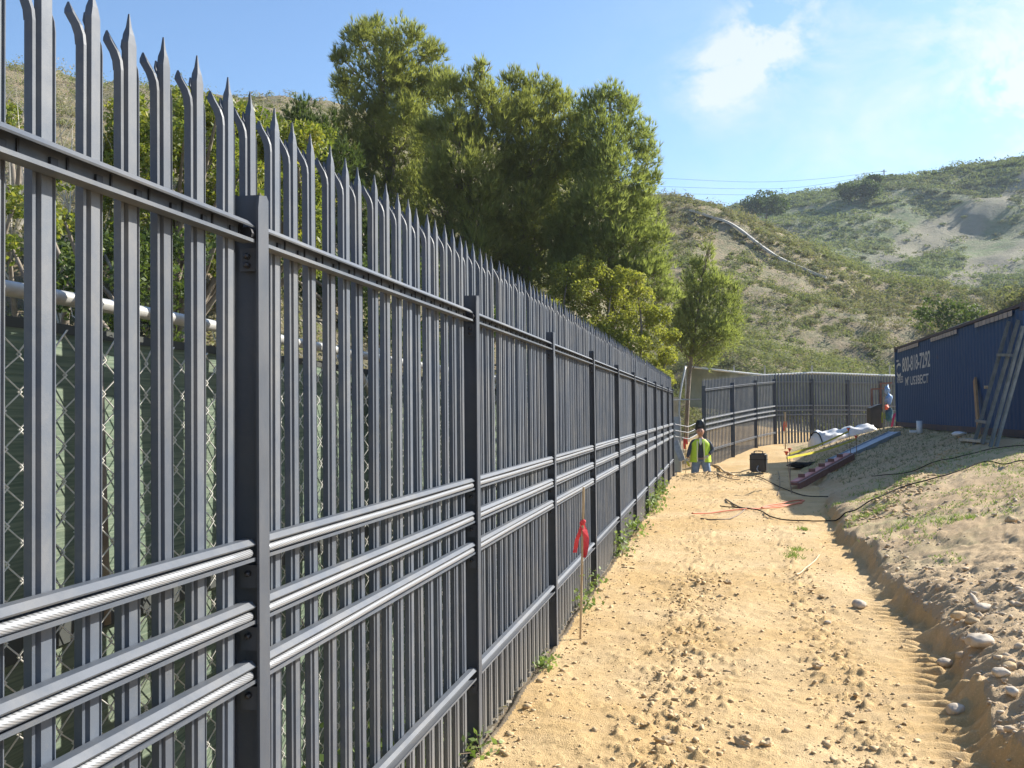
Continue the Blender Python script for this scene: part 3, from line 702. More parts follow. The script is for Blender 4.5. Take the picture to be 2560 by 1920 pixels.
# concrete drain down the near hillside
pts_ = [hit(x, y, .12) for x, y in ((1724, 532), (1800, 572), (1870, 610), (1960, 655), (2066, 712))]
P0, P1_ = pts_[0], pts_[-1]; pts_ = [P0.lerp(P1_, k / 30) + Vector((0, .5 * math.sin(k * .21), 0)) for k in range(31)]
hz = np.array([Hs(p.x, p.y, False) for p in pts_]); hz = np.convolve(np.pad(hz, 3, 'edge'), np.ones(7) / 7, 'valid') + .30
for p, z_i in zip(pts_, hz): p.z = z_i
mb = MB()
for a_, b_ in zip(pts_[:-1], pts_[1:]):
    a2 = Vector(a_); b2 = Vector(b_); a2.z += .02; b2.z += .02
    mb.beam(a2, b2, .26, .20)
tag(mb.build('hillside_drain', M['concrete']), 'straight pale concrete drain running down the near hillside', 'drain')
for k, (pp, lab) in enumerate([([(1975, 975 - 20), (2000, 800 - 10), (2035, 795)], 'bare bleached branch on the slope above the far fence')]):
    pass
# ------------------------------------------------------------------ the steel palisade fence
DX = -1.168                     # x of the outer face of the post flanges
PY = [2.557 + 2.44 * k for k in range(11)]
Z_RAILS = [(2.143, 'top_rail', False), (1.320, 'cable_rail', True), (1.160, 'cable_rail', True), (1.008, 'cable_rail', True), (.400, 'bottom_rail', False)]
RAIL = [(-.036, .028), (-.012, .028), (0, .015), (-.002, .011), (-.0135, .0245), (-.033, .0245), (-.033, -.0255), (-.003, -.0255), (-.003, -.019), (0, -.019), (0, -.028), (-.036, -.028)]
PROF = [(-.0350, -.017), (-.0345, -.001), (-.028, .001), (-.024, -.008), (-.0185, -.008), (-.0155, .004), (.0155, .004), (.0185, -.009), (.024, -.009), (.028, .001), (.0335, -.001), (.0345, -.017)]   # (y, x)
def pale_mesh(ztop=2.520, z0=-.05):
    """W profile pale, split into three points at the top: upright centre, two wings curled to the far side"""
    mb = MB()
    zb = ztop - .120                       # where the split starts
    th = .0028
    def strip(pr, rows, closed_tip=None):
        # rows: list of (z, xshift, scale about centre y)
        n = len(pr); cy_ = sum(p[0] for p in pr) / n
        vs = []
        for (z, xs_, sc) in rows:
            for (y, x) in pr: vs.append((x * min(1, sc * 1.6) + xs_, cy_ + (y - cy_) * sc, z))
        for (z, xs_, sc) in rows:
            for (y, x) in pr: vs.append((x * min(1, sc * 1.6) + xs_ - th, cy_ + (y - cy_) * sc * .93, z))
        R = len(rows); fs = []
        for i in range(R - 1):
            for k in range(n - 1):
                a = i * n + k; fs.append((a, a + 1, a + n + 1, a + n)); a += R * n; fs.append((a, a + n, a + n + 1, a + 1))
            for k in (0, n - 1):
                a = i * n + k; fs.append((a, a + n, a + n + R * n, a + R * n))
        for i in (0, R - 1):
            for k in range(n - 1):
                a = i * n + k; fs.append((a, a + R * n, a + R * n + 1, a + 1))
        mb.add(vs, fs)
    strip(PROF, [(z0, 0, 1), (zb, 0, 1)])
    strip(PROF[4:8], [(zb, 0, 1), (ztop - .055, 0, 1), (ztop - .034, -.001, .62), (ztop - .018, -.002, .30), (ztop + .012, -.003, .03)])
    for w in (PROF[0:5], PROF[7:12]):
        strip(w, [(zb, 0, 1), (zb + .02, -.002, 1), (zb + .04, -.009, 1), (zb + .066, -.024, .98), (zb + .075, -.029, .5), (zb + .090, -.037, .04)])
    return mb.mesh('pale', M['steel'])
fence = empty('palisade_fence', (DX, 0, 0)); tag(fence, 'long near run of dark grey steel palisade fence with spiked pales and cable rails', 'fence')
PM = pale_mesh()
yk = 2.714 - .1435 * 9; npale = 0
while yk < 27.0:
    near_post = min(abs(yk - (p - .03)) for p in PY)
    if near_post > .0:
        o = link('pale', PM, fence); o.location = (-.054, yk, random.uniform(-.006, .006)); o.rotation_euler = (0, random.gauss(0, .0015), random.gauss(0, .02)); npale += 1
    yk += .1435
def post_mesh(h=2.235):
    mb = MB(); fw = .062; dp = .088
    # front flange with clipped corner, web, back flange; local y 0 = far edge of the flange
    mb.add([(0, -fw, -.4), (0, 0, -.4), (0, 0, h - .0), (0, -.012, h + .012), (0, -fw + .006, h + .004), (0, -fw, h - .03)] +
           [(-.007, -fw, -.4), (-.007, 0, -.4), (-.007, 0, h), (-.007, -.012, h + .012), (-.007, -fw + .006, h + .004), (-.007, -fw, h - .03)],
           [(0, 1, 2, 3, 4, 5), (11, 10, 9, 8, 7, 6)] + [(k, k + 6, (k + 1) % 6 + 6, (k + 1) % 6) for k in range(6)])
    mb.box((-.044, -fw / 2, (h - .4) / 2 + .006), (.074, .006, h + .41))
    mb.box((-.0845, -fw / 2, (h - .4) / 2 + .006), (.007, fw, h + .42))
    return mb.mesh('post', M['steel_post'])
# flange face and hollow sides: same paint, one mesh
POSTM = post_mesh()
BR = MB(); BR.box((0, -.020, 0), (.045, .005, .06)); BR.box((-.010, -.004, .028), (.030, .036, .004)); BRM = BR.mesh('bracket', M['steel_post'])
BO = MB(); BO.tube([(0, -.030, 0), (0, -.019, 0)], .0085, 8); BO.blob((0, -.030, 0), .0085, 1, 0, 1); BOM = BO.mesh('bolt', M['bolt'], smooth=False)
SL = MB(); SL.tube([(0, -.06, 0), (0, -.01, 0)], .017, 10); SLM = SL.mesh('sleeve', M['bolt'])
for i, y in enumerate(PY):
    p_ = link('post', POSTM, fence); p_.location = (0, y, -.03 if i > 3 else 0); p_.rotation_euler = (random.gauss(0, .002), random.gauss(0, .002), 0)
    if i < 6:
        for (z, nm, cb) in Z_RAILS:
            b_ = link('bracket', BRM, p_); b_.location = (-.034, -.031, z - .070)
            c_ = link('bolt', BOM, p_); c_.location = (-.034, -.034, z - .062)
            if nm == 'top_rail':
                c2 = link('bolt', BOM, p_); c2.location = (-.034, -.034, z - .085)
                c3 = link('sleeve', SLM, p_); c3.location = (-.026, -.02, z - .005)
edges = [1.0] + PY
bays = [(-1.0 if i == 0 else PY[i - 1] - .026, PY[i] - .062 + (.022)) for i in range(len(PY))]
for i, (a_, b_) in enumerate(bays):
    for (z, nm, cb) in Z_RAILS:
        mb = MB(); mb.extrude_y(RAIL, a_, b_ - (.018 if True else 0))
        r_ = mb.build(nm, M['steel_dusty'] if nm == 'bottom_rail' or i > 1 and cb else M['steel'], fence); r_.location = (-.010, 0, z)
        if nm == 'top_rail' and i < 5:
            mb = MB(); yk = 2.714 - .1435 * 20
            while yk < b_ - .03:
                if yk > a_ + .03: mb.box((-.030, yk, -.004), (.006, .022, .020)); mb.box((-.031, yk + .045, .0), (.003, .006, .036))
                yk += .1435
            tag(mb.build('rivets', M['bolt'], r_), kind='stuff')
        if cb:
            sag = .0; n_ = 30; ys = np.linspace(a_, b_ - .028, n_)
            mb = MB(); mb.tube([(-.0155, q_, -.008 + .0012 * math.sin(q_ * 3 + z * 9)) for q_ in ys], .0125, 12)
            c_ = mb.build('cable', M['cable'], r_, smooth=True)

# ------------------------------------------------------------------ far fence round the corner
far_top = [(1759, 29.3), (1831, 31.8), (1889, 34.2), (1937, 35.8), (2031, 36.6), (2121, 37.4), (2203, 38.2), (2275, 38.8)]
FP = []
for px, D in far_top:
    w = px2w(px, 1000, D); FP.append((w[0], w[1]))
gz_ = [.10, .25, .38, .47, .478, .46, .43, .40]
ff = empty('palisade_fence', (FP[0][0], FP[0][1], 0)); tag(ff, 'distant run of dark palisade fence turning a corner between the worker and the blue container', 'fence')
ox, oy = FP[0]
pales = MB()
for i in range(len(FP)):
    x, y = FP[i]; g0 = gz_[i]; mb = MB()
    for dx_ in (0, ): mb.box((x - ox, y - oy, g0 + .92), (.085, .075, 2.65)); 
    mb.box((x - ox, y - oy - .045, g0 + .92), (.10, .008, 2.66))
    o = mb.build('post', M['steel_post'], ff)
    if i == len(FP) - 1: break
    x2, y2 = FP[i + 1]; g1 = gz_[i + 1]; a_ = Vector((x - ox, y - oy, g0)); b_ = Vector((x2 - ox, y2 - oy, g1)); d = b_ - a_; L2 = Vector((d.x, d.y, 0)).length
    nrm = Vector((d.y, -d.x, 0)).normalized()
    if nrm.y > 0: nrm = -nrm
    for (z, nm, cb) in Z_RAILS:
        mb = MB(); off = Vector((0, 0, z)) + nrm * .02
        mb.beam(a_ + off + Vector((0, 0, .018)), b_ + off + Vector((0, 0, .018)), .045, .018); mb.beam(a_ + off - Vector((0, 0, .022)), b_ + off - Vector((0, 0, .022)), .045, .010)
        r_ = mb.build(nm, M['steel_dusty'], ff)
        if cb:
            mb = MB(); mb.tube([a_ + off + nrm * .004 - Vector((0, 0, .004)), b_ + off + nrm * .004 - Vector((0, 0, .004))], .0125, 6); mb.build('cable', M['cable'], r_)
    n_ = int(round(L2 / .1435)); t_ = d.normalized(); tf = Vector((d.x, d.y, 0)).normalized()
    for k in range(n_):
        c = a_ + d * ((k + .5) / n_) - nrm * .03; z0, z1 = c.z - .1, c.z + 2.40
        # three-sided pale with pointed top
        w_ = .036 if i < 3 else .050
        vs = [c + tf * (-w_) - nrm * .018, c + tf * (-w_ * .5), c + tf * (w_ * .5), c + tf * w_ - nrm * .018]
        lo = [Vector((v.x, v.y, z0)) for v in vs]; hi = [Vector((v.x, v.y, z1)) for v in vs]; tip = Vector((c.x, c.y, c.z + 2.50))
        pales.add(lo + hi + [tip], [(0, 1, 5, 4), (1, 2, 6, 5), (2, 3, 7, 6), (5, 6, 8)])
tag(pales.build('pales', M['steel'], ff), kind='stuff')

# slack cables spanning the gap between the two fences
E0 = Vector((DX, PY[-1], 0)); S0 = Vector((FP[0][0], FP[0][1], .10))
for (z, nm, cb), lab in zip(Z_RAILS[1:4], ('highest', 'middle', 'lowest')):
    a_ = E0 + Vector((.02, -.01, z)); b_ = S0 + Vector((0, -.06, z)); mid = (a_ + b_) / 2 - Vector((0, 0, .10 + random.uniform(0, .04)))
    tag(curve_tube('loose_cable', smooth_path([a_, a_.lerp(mid, .6) - Vector((0, 0, .02)), mid, b_], 6), .0125, M['cable'], None, 8), f'{lab} of three slack steel cables crossing the gap behind the worker', 'cable', 'cables crossing the fence gap')

# ------------------------------------------------------------------ chain link fence with green privacy fabric
CX = -1.56
cl = empty('chainlink_fence', (CX, 0, 0)); tag(cl, 'galvanised chain link fence with green privacy fabric standing close behind the palisade', 'fence')
def on_plane(px, py, x):
    v = W2C.T @ np.array([(px - 1280) / F, -(py - 960) / F, -1.0]); p = CAM + v * ((x - CAM[0]) / v[0]); return Vector((p[0] - CX, p[1], p[2]))
def rail_z(y): return np.interp(y, [0, 2.2, 4.0, 4.6, 8, 27], [1.965, 1.955, 1.94, 1.93, 1.90, 1.88])
def cwob(y): return .018 * np.sin(y * 1.1) + .01 * np.sin(y * 2.7)
mb = MB(); ys = np.linspace(-.5, 26.5, 60); mb.tube([(cwob(y), y, rail_z(y)) for y in ys], .018, 10); mb.build('top_rail', M['galv'], cl, smooth=True)
for y in (-.4, 4.72, 7.6, 10.6, 13.6, 16.6, 19.6, 22.6, 25.8):
    mb = MB(); mb.tube([(-.045, y + .05 * (y < 3), -.1), (-.045, y, rail_z(y) + .02)], .027, 10); mb.blob((-.045, y, rail_z(y) + .03), .03, 1, 0, 1)
    mb.build('line_post', M['galv'], cl, smooth=True)
mb = MB(); mb.tube([(-.03, 4.2, rail_z(4.2) - .02), (-.03, 4.55, 1.80), (-.03, 4.72, 1.6), (-.03, 4.76, .1)], .019, 8); mb.build('brace_rail', M['galv'], cl, smooth=True)
mb = MB(); mb.tube([on_plane(262, 1560, -1.64), on_plane(240, 860, -1.64)], .017, 8); mb.build('post_shadow_tube', M['bark'], cl, smooth=True)  # dark tube standing in for a post's shadow on the fabric, no real pipe
# woven wire: zigzag verticals, interlocked
def chain_mesh(y0, y1, pitch, r, z0, z1, sides):
    ys = np.arange(y0, y1, pitch); zz = np.arange(z0, z1, pitch * .82); nz = len(zz); ny = len(ys)
    Z = np.broadcast_to(zz[None, :, None], (ny, nz, 3)).copy()
    half = pitch * .52
    P = np.zeros((ny, nz, 3)); sgn = np.where(np.arange(nz) % 2 == 0, -1, 1)[None] * np.where(np.arange(ny) % 2 == 0, -1, 1)[:, None]
    P[:, :, 1] = ys[:, None] + sgn * half
    P[:, :, 2] = zz[None]; P[:, :, 0] = sgn * .004 + cwob(P[:, :, 1]) + .012 * np.sin(P[:, :, 1] * 6) * np.sin(P[:, :, 2] * 4)
    P[:, :, 1] += .006 * np.sin(P[:, :, 2] * 7 + ys[:, None] * 2); P[:, -1, 2] += rng.uniform(-.01, .03, ny)
    ang = np.arange(sides) * 2 * math.pi / sides
    off = np.stack([np.cos(ang) * r, np.sin(ang) * r * 1.2, np.zeros(sides)], 1)
    Vv = (P[:, :, None, :] + off[None, None]).reshape(-1, 3)
    i, j, k = np.meshgrid(np.arange(ny), np.arange(nz - 1), np.arange(sides), indexing='ij')
    b0 = (i * nz + j) * sides; k2 = (k + 1) % sides
    return Vv, np.stack([b0 + k, b0 + k2, b0 + sides + k2, b0 + sides + k], -1).reshape(-1, 4)
V1, F1 = chain_mesh(.6, 9.0, .052, .0026, .02, 1.86, 5)
tag(link('wire_mesh', np_mesh('wire_mesh', V1, F1, M['wire'], smooth=True), cl), kind='stuff')
V1, F1 = chain_mesh(9.0, 26.4, .075, .003, .02, 1.84, 3)
tag(link('far_wire_mesh', np_mesh('far_wire_mesh', V1, F1, M['wire'], smooth=True), cl), kind='stuff')
mb = MB()
for y in np.arange(.8, 9, .37):
    z = rail_z(y); mb.tube([(cwob(y) + .026 * math.cos(t), y + .02 * math.sin(t * .5), z - .012 + .036 * math.sin(t)) for t in np.linspace(0, 6.2, 9)], .0016, 4)
tag(mb.build('tie_wires', M['wire'], cl), kind='stuff')
def cloth(name, y0, y1, z0, z1, x, mt, parent, amp=.02, ny=160, nz=14, sagf=None):
    Y, Z = np.meshgrid(np.linspace(y0, y1, ny), np.linspace(0, 1, nz), indexing='ij')
    zt = z1(Y) if callable(z1) else z1; zl = sagf(Y) if sagf else z0; ZZ = zl + (zt - zl) * Z
    X = x + amp * np.sin(Y * 3.1 + ZZ) + amp * .6 * np.sin(Y * 7.7 - ZZ * 2) + amp * .7 * fbm(Y, ZZ, 2.0, 2, 61)
    Vv = np.stack([X.ravel(), Y.ravel(), ZZ.ravel()], 1)
    Vb = Vv.copy(); Vb[:, 0] -= .0015
    i, j = np.meshgrid(np.arange(ny - 1), np.arange(nz - 1), indexing='ij'); q_ = (i * nz + j).ravel()
    Fc = np.stack([q_, q_ + nz, q_ + nz + 1, q_ + 1], 1)
    return link(name, np_mesh(name, np.concatenate([Vv, Vb]), np.concatenate([Fc, Fc[:, ::-1] + len(Vv)]), mt, smooth=True), parent)
cloth('privacy_fabric', -.4, 26.3, .04, lambda y: rail_z(y) - .066, -.085, M['fabric'], cl, .014, 300)
cloth('fabric_hem', -.4, 26.3, 0, lambda y: rail_z(y) - .05, -.080, M['fabric_hem'], cl, .012, 300, 4, lambda y: rail_z(y) - .075)
cloth('fabric_seam', -.4, 26.3, 1.10, 1.16, -.068, M['fabric_hem'], cl, .014, 300, 3)

# screen fence behind the far palisade
sf = empty('screen_fence', (0, 0, 0)); 
TP = [(1713, 916, 41.5), (1835, 930, 42), (1912, 938, 42.5), (2030, 932, 43), (2225, 939, 44), (2300, 940, 44.5)]
TW = [px2w(*t) for t in TP]; sf.location = tuple(TW[0]); o0 = TW[0]
tag(sf, 'green screened fence with a white top rope beyond the distant palisade', 'fence')
mb = MB(); mb.tube([tuple(np.array(t) - o0) for t in TW], .045, 6); mb.build('top_rope', M['white_rope'], sf, smooth=True)
Vv = []; Fc = []; ns = 60
for k in range(ns + 1):
    t = k / ns * (len(TW) - 1); i = min(int(t), len(TW) - 2); p_ = TW[i] + (TW[i + 1] - TW[i]) * (t - i) - o0
    hb = 1.55 if t < 1.2 else 2.2
    for q_ in range(6):
        w = q_ / 5; Vv.append((p_[0], p_[1] + .12 * math.sin(k * .9 + q_) + (.25 * math.sin(w * 3.1) if t < 1.2 else 0), p_[2] - .04 - w * hb))
for k in range(ns):
    for q_ in range(5): a_ = k * 6 + q_; Fc.append((a_, a_ + 6, a_ + 7, a_ + 1))
Vv = np.array(Vv); Fc = np.array(Fc); Vb = Vv + np.array([0, .01, 0])
link('screen_fabric', np_mesh('screen_fabric', np.concatenate([Vv, Vb]), np.concatenate([Fc, Fc[:, ::-1] + len(Vv)]), M['fabric_far'], smooth=True), sf)
for k, t in enumerate(TW):
    mb = MB(); gz0 = Hs(t[0], t[1]); mb.tube([(t[0] - o0[0], t[1] - o0[1] + .08, gz0 - o0[2] - .2), (t[0] - o0[0], t[1] - o0[1] + .08, .05)], .035, 6); mb.build('post', M['galv'], sf)

# crooked pole, grey gate post and leaning boards at the end of the near fence
P1 = px2w(1713, 917, 29.6); P2 = px2w(1700, 985, 29.3); P3 = px2w(1697, 1050, 29.2); P4 = px2w(1697, 1160, 29.2)
tag(curve_tube('bent_pipe', smooth_path([P1, P2, P3, P4], 5), .035, M['galv'], None, 8), 'bent galvanised pipe rising behind the last fence post', 'pipe')
a_ = px2w(1683, 1000, 29.0); mb = MB(); mb.beam(px2w(1670, 999, 29.0), px2w(1751, 998, 29.6), .035, .035)
tag(mb.build('horizontal_pipe', M['galv']), 'short horizontal grey pipe across the fence gap', 'pipe')
gp = px2w(1692, 1190, 28.2); gp[2] = Hs(gp[0], gp[1])
gt = empty('gate_post', tuple(gp)); tag(gt, 'grey steel gate post with bolt holes just past the last fence post', 'post')
mb = MB(); mb.box((0, 0, .75), (.19, .10, 1.5)); mb.build('shaft', M['channel'], gt)
mb = MB(); mb.box((.115, 0, .75), (.03, .16, 1.5)); mb.build('flange', M['galv'], gt)
for z in (1.05, 1.22, 1.38): 
    mb = MB(); mb.tube([(-.04, -.075, z), (-.04, -.05, z)], .012, 8); mb.build('bolt', M['bolt'], gt)
bp = px2w(1690, 1050, 29.6); mb = MB(); g0 = Hs(bp[0], bp[1]); mb.box((bp[0], bp[1], (g0 + 2.05) / 2), (.24, .03, 2.05 - g0))
tag(mb.build('weathered_board', M['wood_grey']), 'upright weathered grey board behind the gate post', 'board')
mb = MB(); mb.beam(px2w(1688, 1103, 28.0), px2w(1706, 1152, 27.6), .17, .03, (0, 1, .2)); tag(mb.build('leaning_board', M['galv']), 'pale board leaning against the gate post left of the worker', 'board')

# ------------------------------------------------------------------ shipping container
X0, YN, YF, ZB, CH, CW = 5.42, 20.1, 34.15, 1.10, 2.46, 2.44
ct = empty('shipping_container', (X0, YN, ZB)); tag(ct, 'dark blue corrugated shipping container with white phone number lettering', 'container')
LEN = YF - YN; PIT = .278
def corr(y):
    t = (y / PIT) % 1.0
    return float(np.interp(t, [0, .26, .5, .76, 1.0], [0, 0, .020, .020, 0]))
ybr = []; k = 0
while k * PIT < LEN:
    for f_ in (0, .26, .5, .76): 
        if k * PIT + f_ * PIT < LEN - .12 and k * PIT + f_ * PIT > .12: ybr.append(k * PIT + f_ * PIT)
    k += 1
ybr = [.12] + ybr + [LEN - .12]
mb = MB(); vs = []
for y in ybr: vs += [(corr(y), y, .14), (corr(y), y, CH - .08)]
mb.add(vs, [(2 * i, 2 * i + 1, 2 * i + 3, 2 * i + 2) for i in range(len(ybr) - 1)]); mb.build('side_panel', M['cont'], ct)
mb = MB(); mb.add([(CW - v[0], v[1], v[2]) for v in vs], [(2 * i, 2 * i + 2, 2 * i + 3, 2 * i + 1) for i in range(len(ybr) - 1)]); mb.build('side_panel', M['cont'], ct)
for (x, nm) in ((0.0, 'bottom_rail'), (CW, 'bottom_rail')):
    mb = MB(); mb.box((x, LEN / 2, .07), (.06, LEN - .3, .14)); mb.build(nm, M['cont_rust'], ct)
    mb = MB(); mb.box((x, LEN / 2, CH - .035), (.06, LEN - .3, .06)); mb.build('top_rail', M['cont_rust'], ct)
for x in (0.04, CW - .04):
    for y in (.075, LEN - .075):
        mb = MB(); mb.box((x, y, CH / 2), (.15, .15, CH - .3)); mb.build('corner_post', M['cont'], ct)
        for z in (.07, CH - .07): mb = MB(); mb.box((x, y, z), (.17, .17, .15)); mb.build('corner_casting', M['cont_rust'], ct)
mb = MB(); mb.box((CW / 2, LEN / 2, CH - .03), (CW - .1, LEN - .1, .03)); mb.build('roof', M['cont'], ct)
mb = MB(); mb.box((CW / 2, LEN - .04, CH / 2), (CW - .2, .04, CH - .2)); mb.build('end_wall', M['cont'], ct)
for x in (CW / 4 + .02, CW * .75 - .02): mb = MB(); mb.box((x, .04, CH / 2), (CW / 2 - .1, .05, CH - .3)); mb.build('door', M['cont'], ct)
def decal_y(px):        # distance along the container of a pixel column on its face
    u = (px - 1280) / F; Dd_ = X0 / (u * CT - ST); return (u * Dd_ * ST + Dd_ * CT) - YN
for (pa, pb_) in ((2250, 2302), (2333, 2400), (2445, 2541)):
    y0, y1 = sorted((decal_y(pa), decal_y(pb_))); n_ = max(2, int((y1 - y0) / .30)); 
    for k in range(n_):
        mb = MB(); w_ = (y1 - y0) / n_; mb.box((-.034, y0 + (k + .5) * w_, CH - .135), (.004, w_ * .86, .10)); mb.build('edge_sticker', M['decal'], ct)
def text_panel(body, y_far, width, zc, height, name, shear=0.25):
    cu = bpy.data.curves.new(name, 'FONT'); cu.body = body; cu.size = 1; cu.shear = shear; cu.offset = .02
    o = bpy.data.objects.new(name, cu); COL.objects.link(o)
    me = bpy.data.meshes.new_from_object(o.evaluated_get(bpy.context.evaluated_depsgraph_get())); COL.objects.unlink(o); bpy.data.objects.remove(o)
    co = np.array([v.co[:] for v in me.vertices]); mn = co.min(0); mx = co.max(0)
    bm = bmesh.new(); bm.from_mesh(me)
    # reading direction runs towards the near end (-y) when seen from the path
    for v in bm.verts:
        a_ = (v.co.x - mn[0]) / (mx[0] - mn[0]); b_ = (v.co.y - mn[1]) / (mx[1] - mn[1])
        v.co = Vector((0, y_far - a_ * width, zc - height / 2 + b_ * height))
    for y in ybr:
        if y_far - width - .01 < y < y_far + .01:
            bmesh.ops.bisect_plane(bm, geom=bm.verts[:] + bm.edges[:] + bm.faces[:], plane_co=(0, y, 0), plane_no=(0, 1, 0))
    for v in bm.verts: v.co.x = corr(v.co.y) * .12 - .003
    bm.to_mesh(me); bm.free(); me.materials.clear(); me.materials.append(M['lettering']); return tag(link(name, me, ct), kind='stuff')
ya, yb = decal_y(2258), decal_y(2328)
text_panel('800-818-7292', ya, ya - yb, CH - .60, .44, 'phone_lettering', .1)
ya, yb = decal_y(2265), decal_y(2323)
text_panel("M' US3BECT", ya, ya - yb, CH - 1.10, .26, 'small_lettering', 0)
ya, yb = decal_y(2242), decal_y(2257)
text_panel('C', ya, (ya - yb) * .8, CH - .72, .42, 'emblem', 0); text_panel('-', ya - .1, (ya - yb) * .4, CH - .43, .06, 'emblem_bar', 0)
text_panel('EXPRESS', ya + .05, (ya - yb) * 1.2, CH - 1.02, .20, 'emblem_lettering', 0)
# white crate end on the roof
c = px2w(2405, 808, 25.0); mb = MB(); mb.box((X0 + .9, c[1] + 1.0, ZB + CH + .10), (.9, 2.2, .16)); tag(mb.build('roof_board', M['wood_grey']), 'pale flat board lying on top of the blue container', 'board')

# struts leaning against the container
strut_data = [((2434, 1096), (2522, 803), 'leftmost of the grey struts leaning on the blue container', False), ((2455, 1098), (2546, 800), 'perforated strut leaning on the container, second from the left', True),
              ((2475, 1100), (2558, 815), 'dark perforated strut leaning on the container, third from the left', True), ((2490, 1100), (2574, 818), 'rightmost perforated strut leaning on the container at the frame edge', True)]
def on_x(px, py, x):
    v = W2C.T @ np.array([(px - 1280) / F, -(py - 960) / F, -1.0]); t = (x - CAM[0]) / v[0]; return Vector(CAM + v * t)
for (b0, t0, lab, perf) in strut_data:
    a_ = on_x(b0[0], b0[1], X0 - .62); a_.z = Hs(a_.x, a_.y); b_ = on_x(t0[0], t0[1], X0 - .06)
    d = b_ - a_; mb = MB(); 
    e_ = empty('leaning_strut', tuple(a_)); tag(e_, lab, 'strut', 'struts leaning on the container')
    up_ = Vector((-1, 0, .3)); n_ = d.cross(up_).normalized(); f_ = n_.cross(d).normalized()
    for s_ in (-1, 1): mb.beam(n_ * (.05 * s_), d + n_ * (.05 * s_), .022, .045, up_)
    mb.build('side_flanges', M['strut'], e_)
    mb = MB(); k_ = int(d.length / .13)
    for k in range(k_): mb.beam(d * ((k + .1) / k_), d * ((k + (.62 if perf else .98)) / k_), .085, .006, up_)
    tag(mb.build('perforated_web', M['strut'], e_), kind='stuff')
for (pa, pb_, x_, lab) in (((2441, 1052), (2468, 1056), X0 - .55, 'low crosspiece clamped over the leaning struts'), ((2495, 887), (2528, 888), X0 - .24, 'upper crosspiece clamped over the leaning struts')):
    mb = MB(); mb.beam(on_x(*pa, x_), on_x(*pb_, x_), .05, .05); tag(mb.build('crosspiece', M['strut']), lab, 'bracket', 'crosspieces on the leaning struts')
a_ = on_x(2447, 1052, X0 - .25); b_ = on_x(2437, 948, X0 - .04); a_.z = Hs(a_.x, a_.y) ; mb = MB(); mb.beam(a_, b_, .13, .04, (-1, 0, .2)); tag(mb.build('leaning_plank', M['plank']), 'orange brown plank leaning upright on the blue container', 'plank')
a_ = on_x(2469, 968, X0 - .03); mb = MB(); mb.tube([a_, a_ - Vector((.06, 0, 0))], .035, 10); tag(mb.build('pipe_end', M['wood']), 'small round pale pipe end on the container side', 'pipe')
a_ = hit(2299, 1082); mb = MB(); e_ = empty('pipe_stub', tuple(a_)); tag(e_, 'short white upright pipe stub at the foot of the container', 'pipe')
mb.tube([(0, 0, -.1), (0, 0, .30)], .075, 12); mb.build('stub', M['pvc'], e_, smooth=True); mb = MB(); mb.box((-.16, 0, .03), (.16, .1, .06)); mb.build('foot', M['pvc'], e_)
a_ = hit(2408, 1103); b_ = hit(2462, 1108); a_.z += .03; b_.z += .03; mb = MB(); mb.beam(a_, b_, .16, .05); tag(mb.build('ground_board', M['wood_grey']), 'grey board lying flat on the bank in front of the struts', 'board')
a_ = hit(2398, 1092); mb = MB(); mb.blob((a_.x, a_.y, a_.z + .05), .12, 3, .5, 2, (1.3, 1, .4)); tag(mb.build('crumpled_sheet', M['plastic_white']), 'crumpled white plastic scrap at the foot of the container', 'litter')

# clutter beyond the container corner
cc = px2w(2192, 1070, 33.6); gz0 = Hs(cc[0], cc[1]); 
def at(px, py, D=33.6): return Vector(px2w(px, py, D))
rf = empty('rusty_frame', tuple(at(2175, 1075))); tag(rf, 'rusty steel frame standing left of the container corner', 'frame'); o_ = at(2175, 1075)
for nm_, pa, pb_ in (('upright', (2181, 1075), (2179, 972)), ('upright', (2201, 1075), (2202, 958)), ('crossbar', (2178, 973), (2226, 970)), ('crossbar', (2200, 959), (2230, 957))):
    mb = MB(); mb.beam(at(*pa) - o_, at(*pb_) - o_, .05, .05, (0, 1, 0)); mb.build(nm_, M['rust'], rf)
def slab(name, pts, D, th, m_, label, cat, group=None):
    P_ = [at(x, y, D) for x, y in pts]; n = len(P_); o = P_[0].copy(); back_ = Vector((-ST, CT, 0)) * th
    mb = MB(); mb.add([p - o for p in P_] + [p - o + back_ for p in P_], [tuple(range(n)), tuple(reversed(range(n, 2 * n)))] + [(k, k + n, (k + 1) % n + n, (k + 1) % n) for k in range(n)])
    ob = mb.build(name, m_); ob.location = o; tag(ob, label, cat, group); return ob
slab('dark_panel', [(2176, 1068), (2176, 1020), (2195, 1012), (2206, 1010), (2206, 1072)], 33.2, .35, M['case'], 'dark upright cabinet beside the container corner', 'cabinet')
def cloth_bag(name, px, py, rx, rz, D, m_, label, cat, seed):
    c = at(px, py, D); mb = MB(); mb.blob((0, 0, 0), 1, seed, .55, 3, (rx / F * D, .12, rz / F * D)); o = mb.build(name, m_, smooth=True); o.location = c; tag(o, label, cat)
cloth_bag('plastic_bag', 2218, 974, 6, 12, 33.3, M['tarp_blue'], 'light blue plastic bag hung on the rusty frame', 'bag', 4)
cloth_bag('hanging_jacket', 2221, 997, 8, 12, 33.4, M['tarp_blue'], 'blue grey cloth hung below the plastic bag', 'cloth', 5)
cloth_bag('teal_bundle', 2222, 1037, 9, 18, 33.4, M['teal'], 'dark teal bundle at the container corner', 'bundle', 6)
cloth_bag('orange_bucket', 2214, 1018, 7, 6, 33.2, M['cap'], 'orange plastic item above the teal bundle', 'bucket', 7)
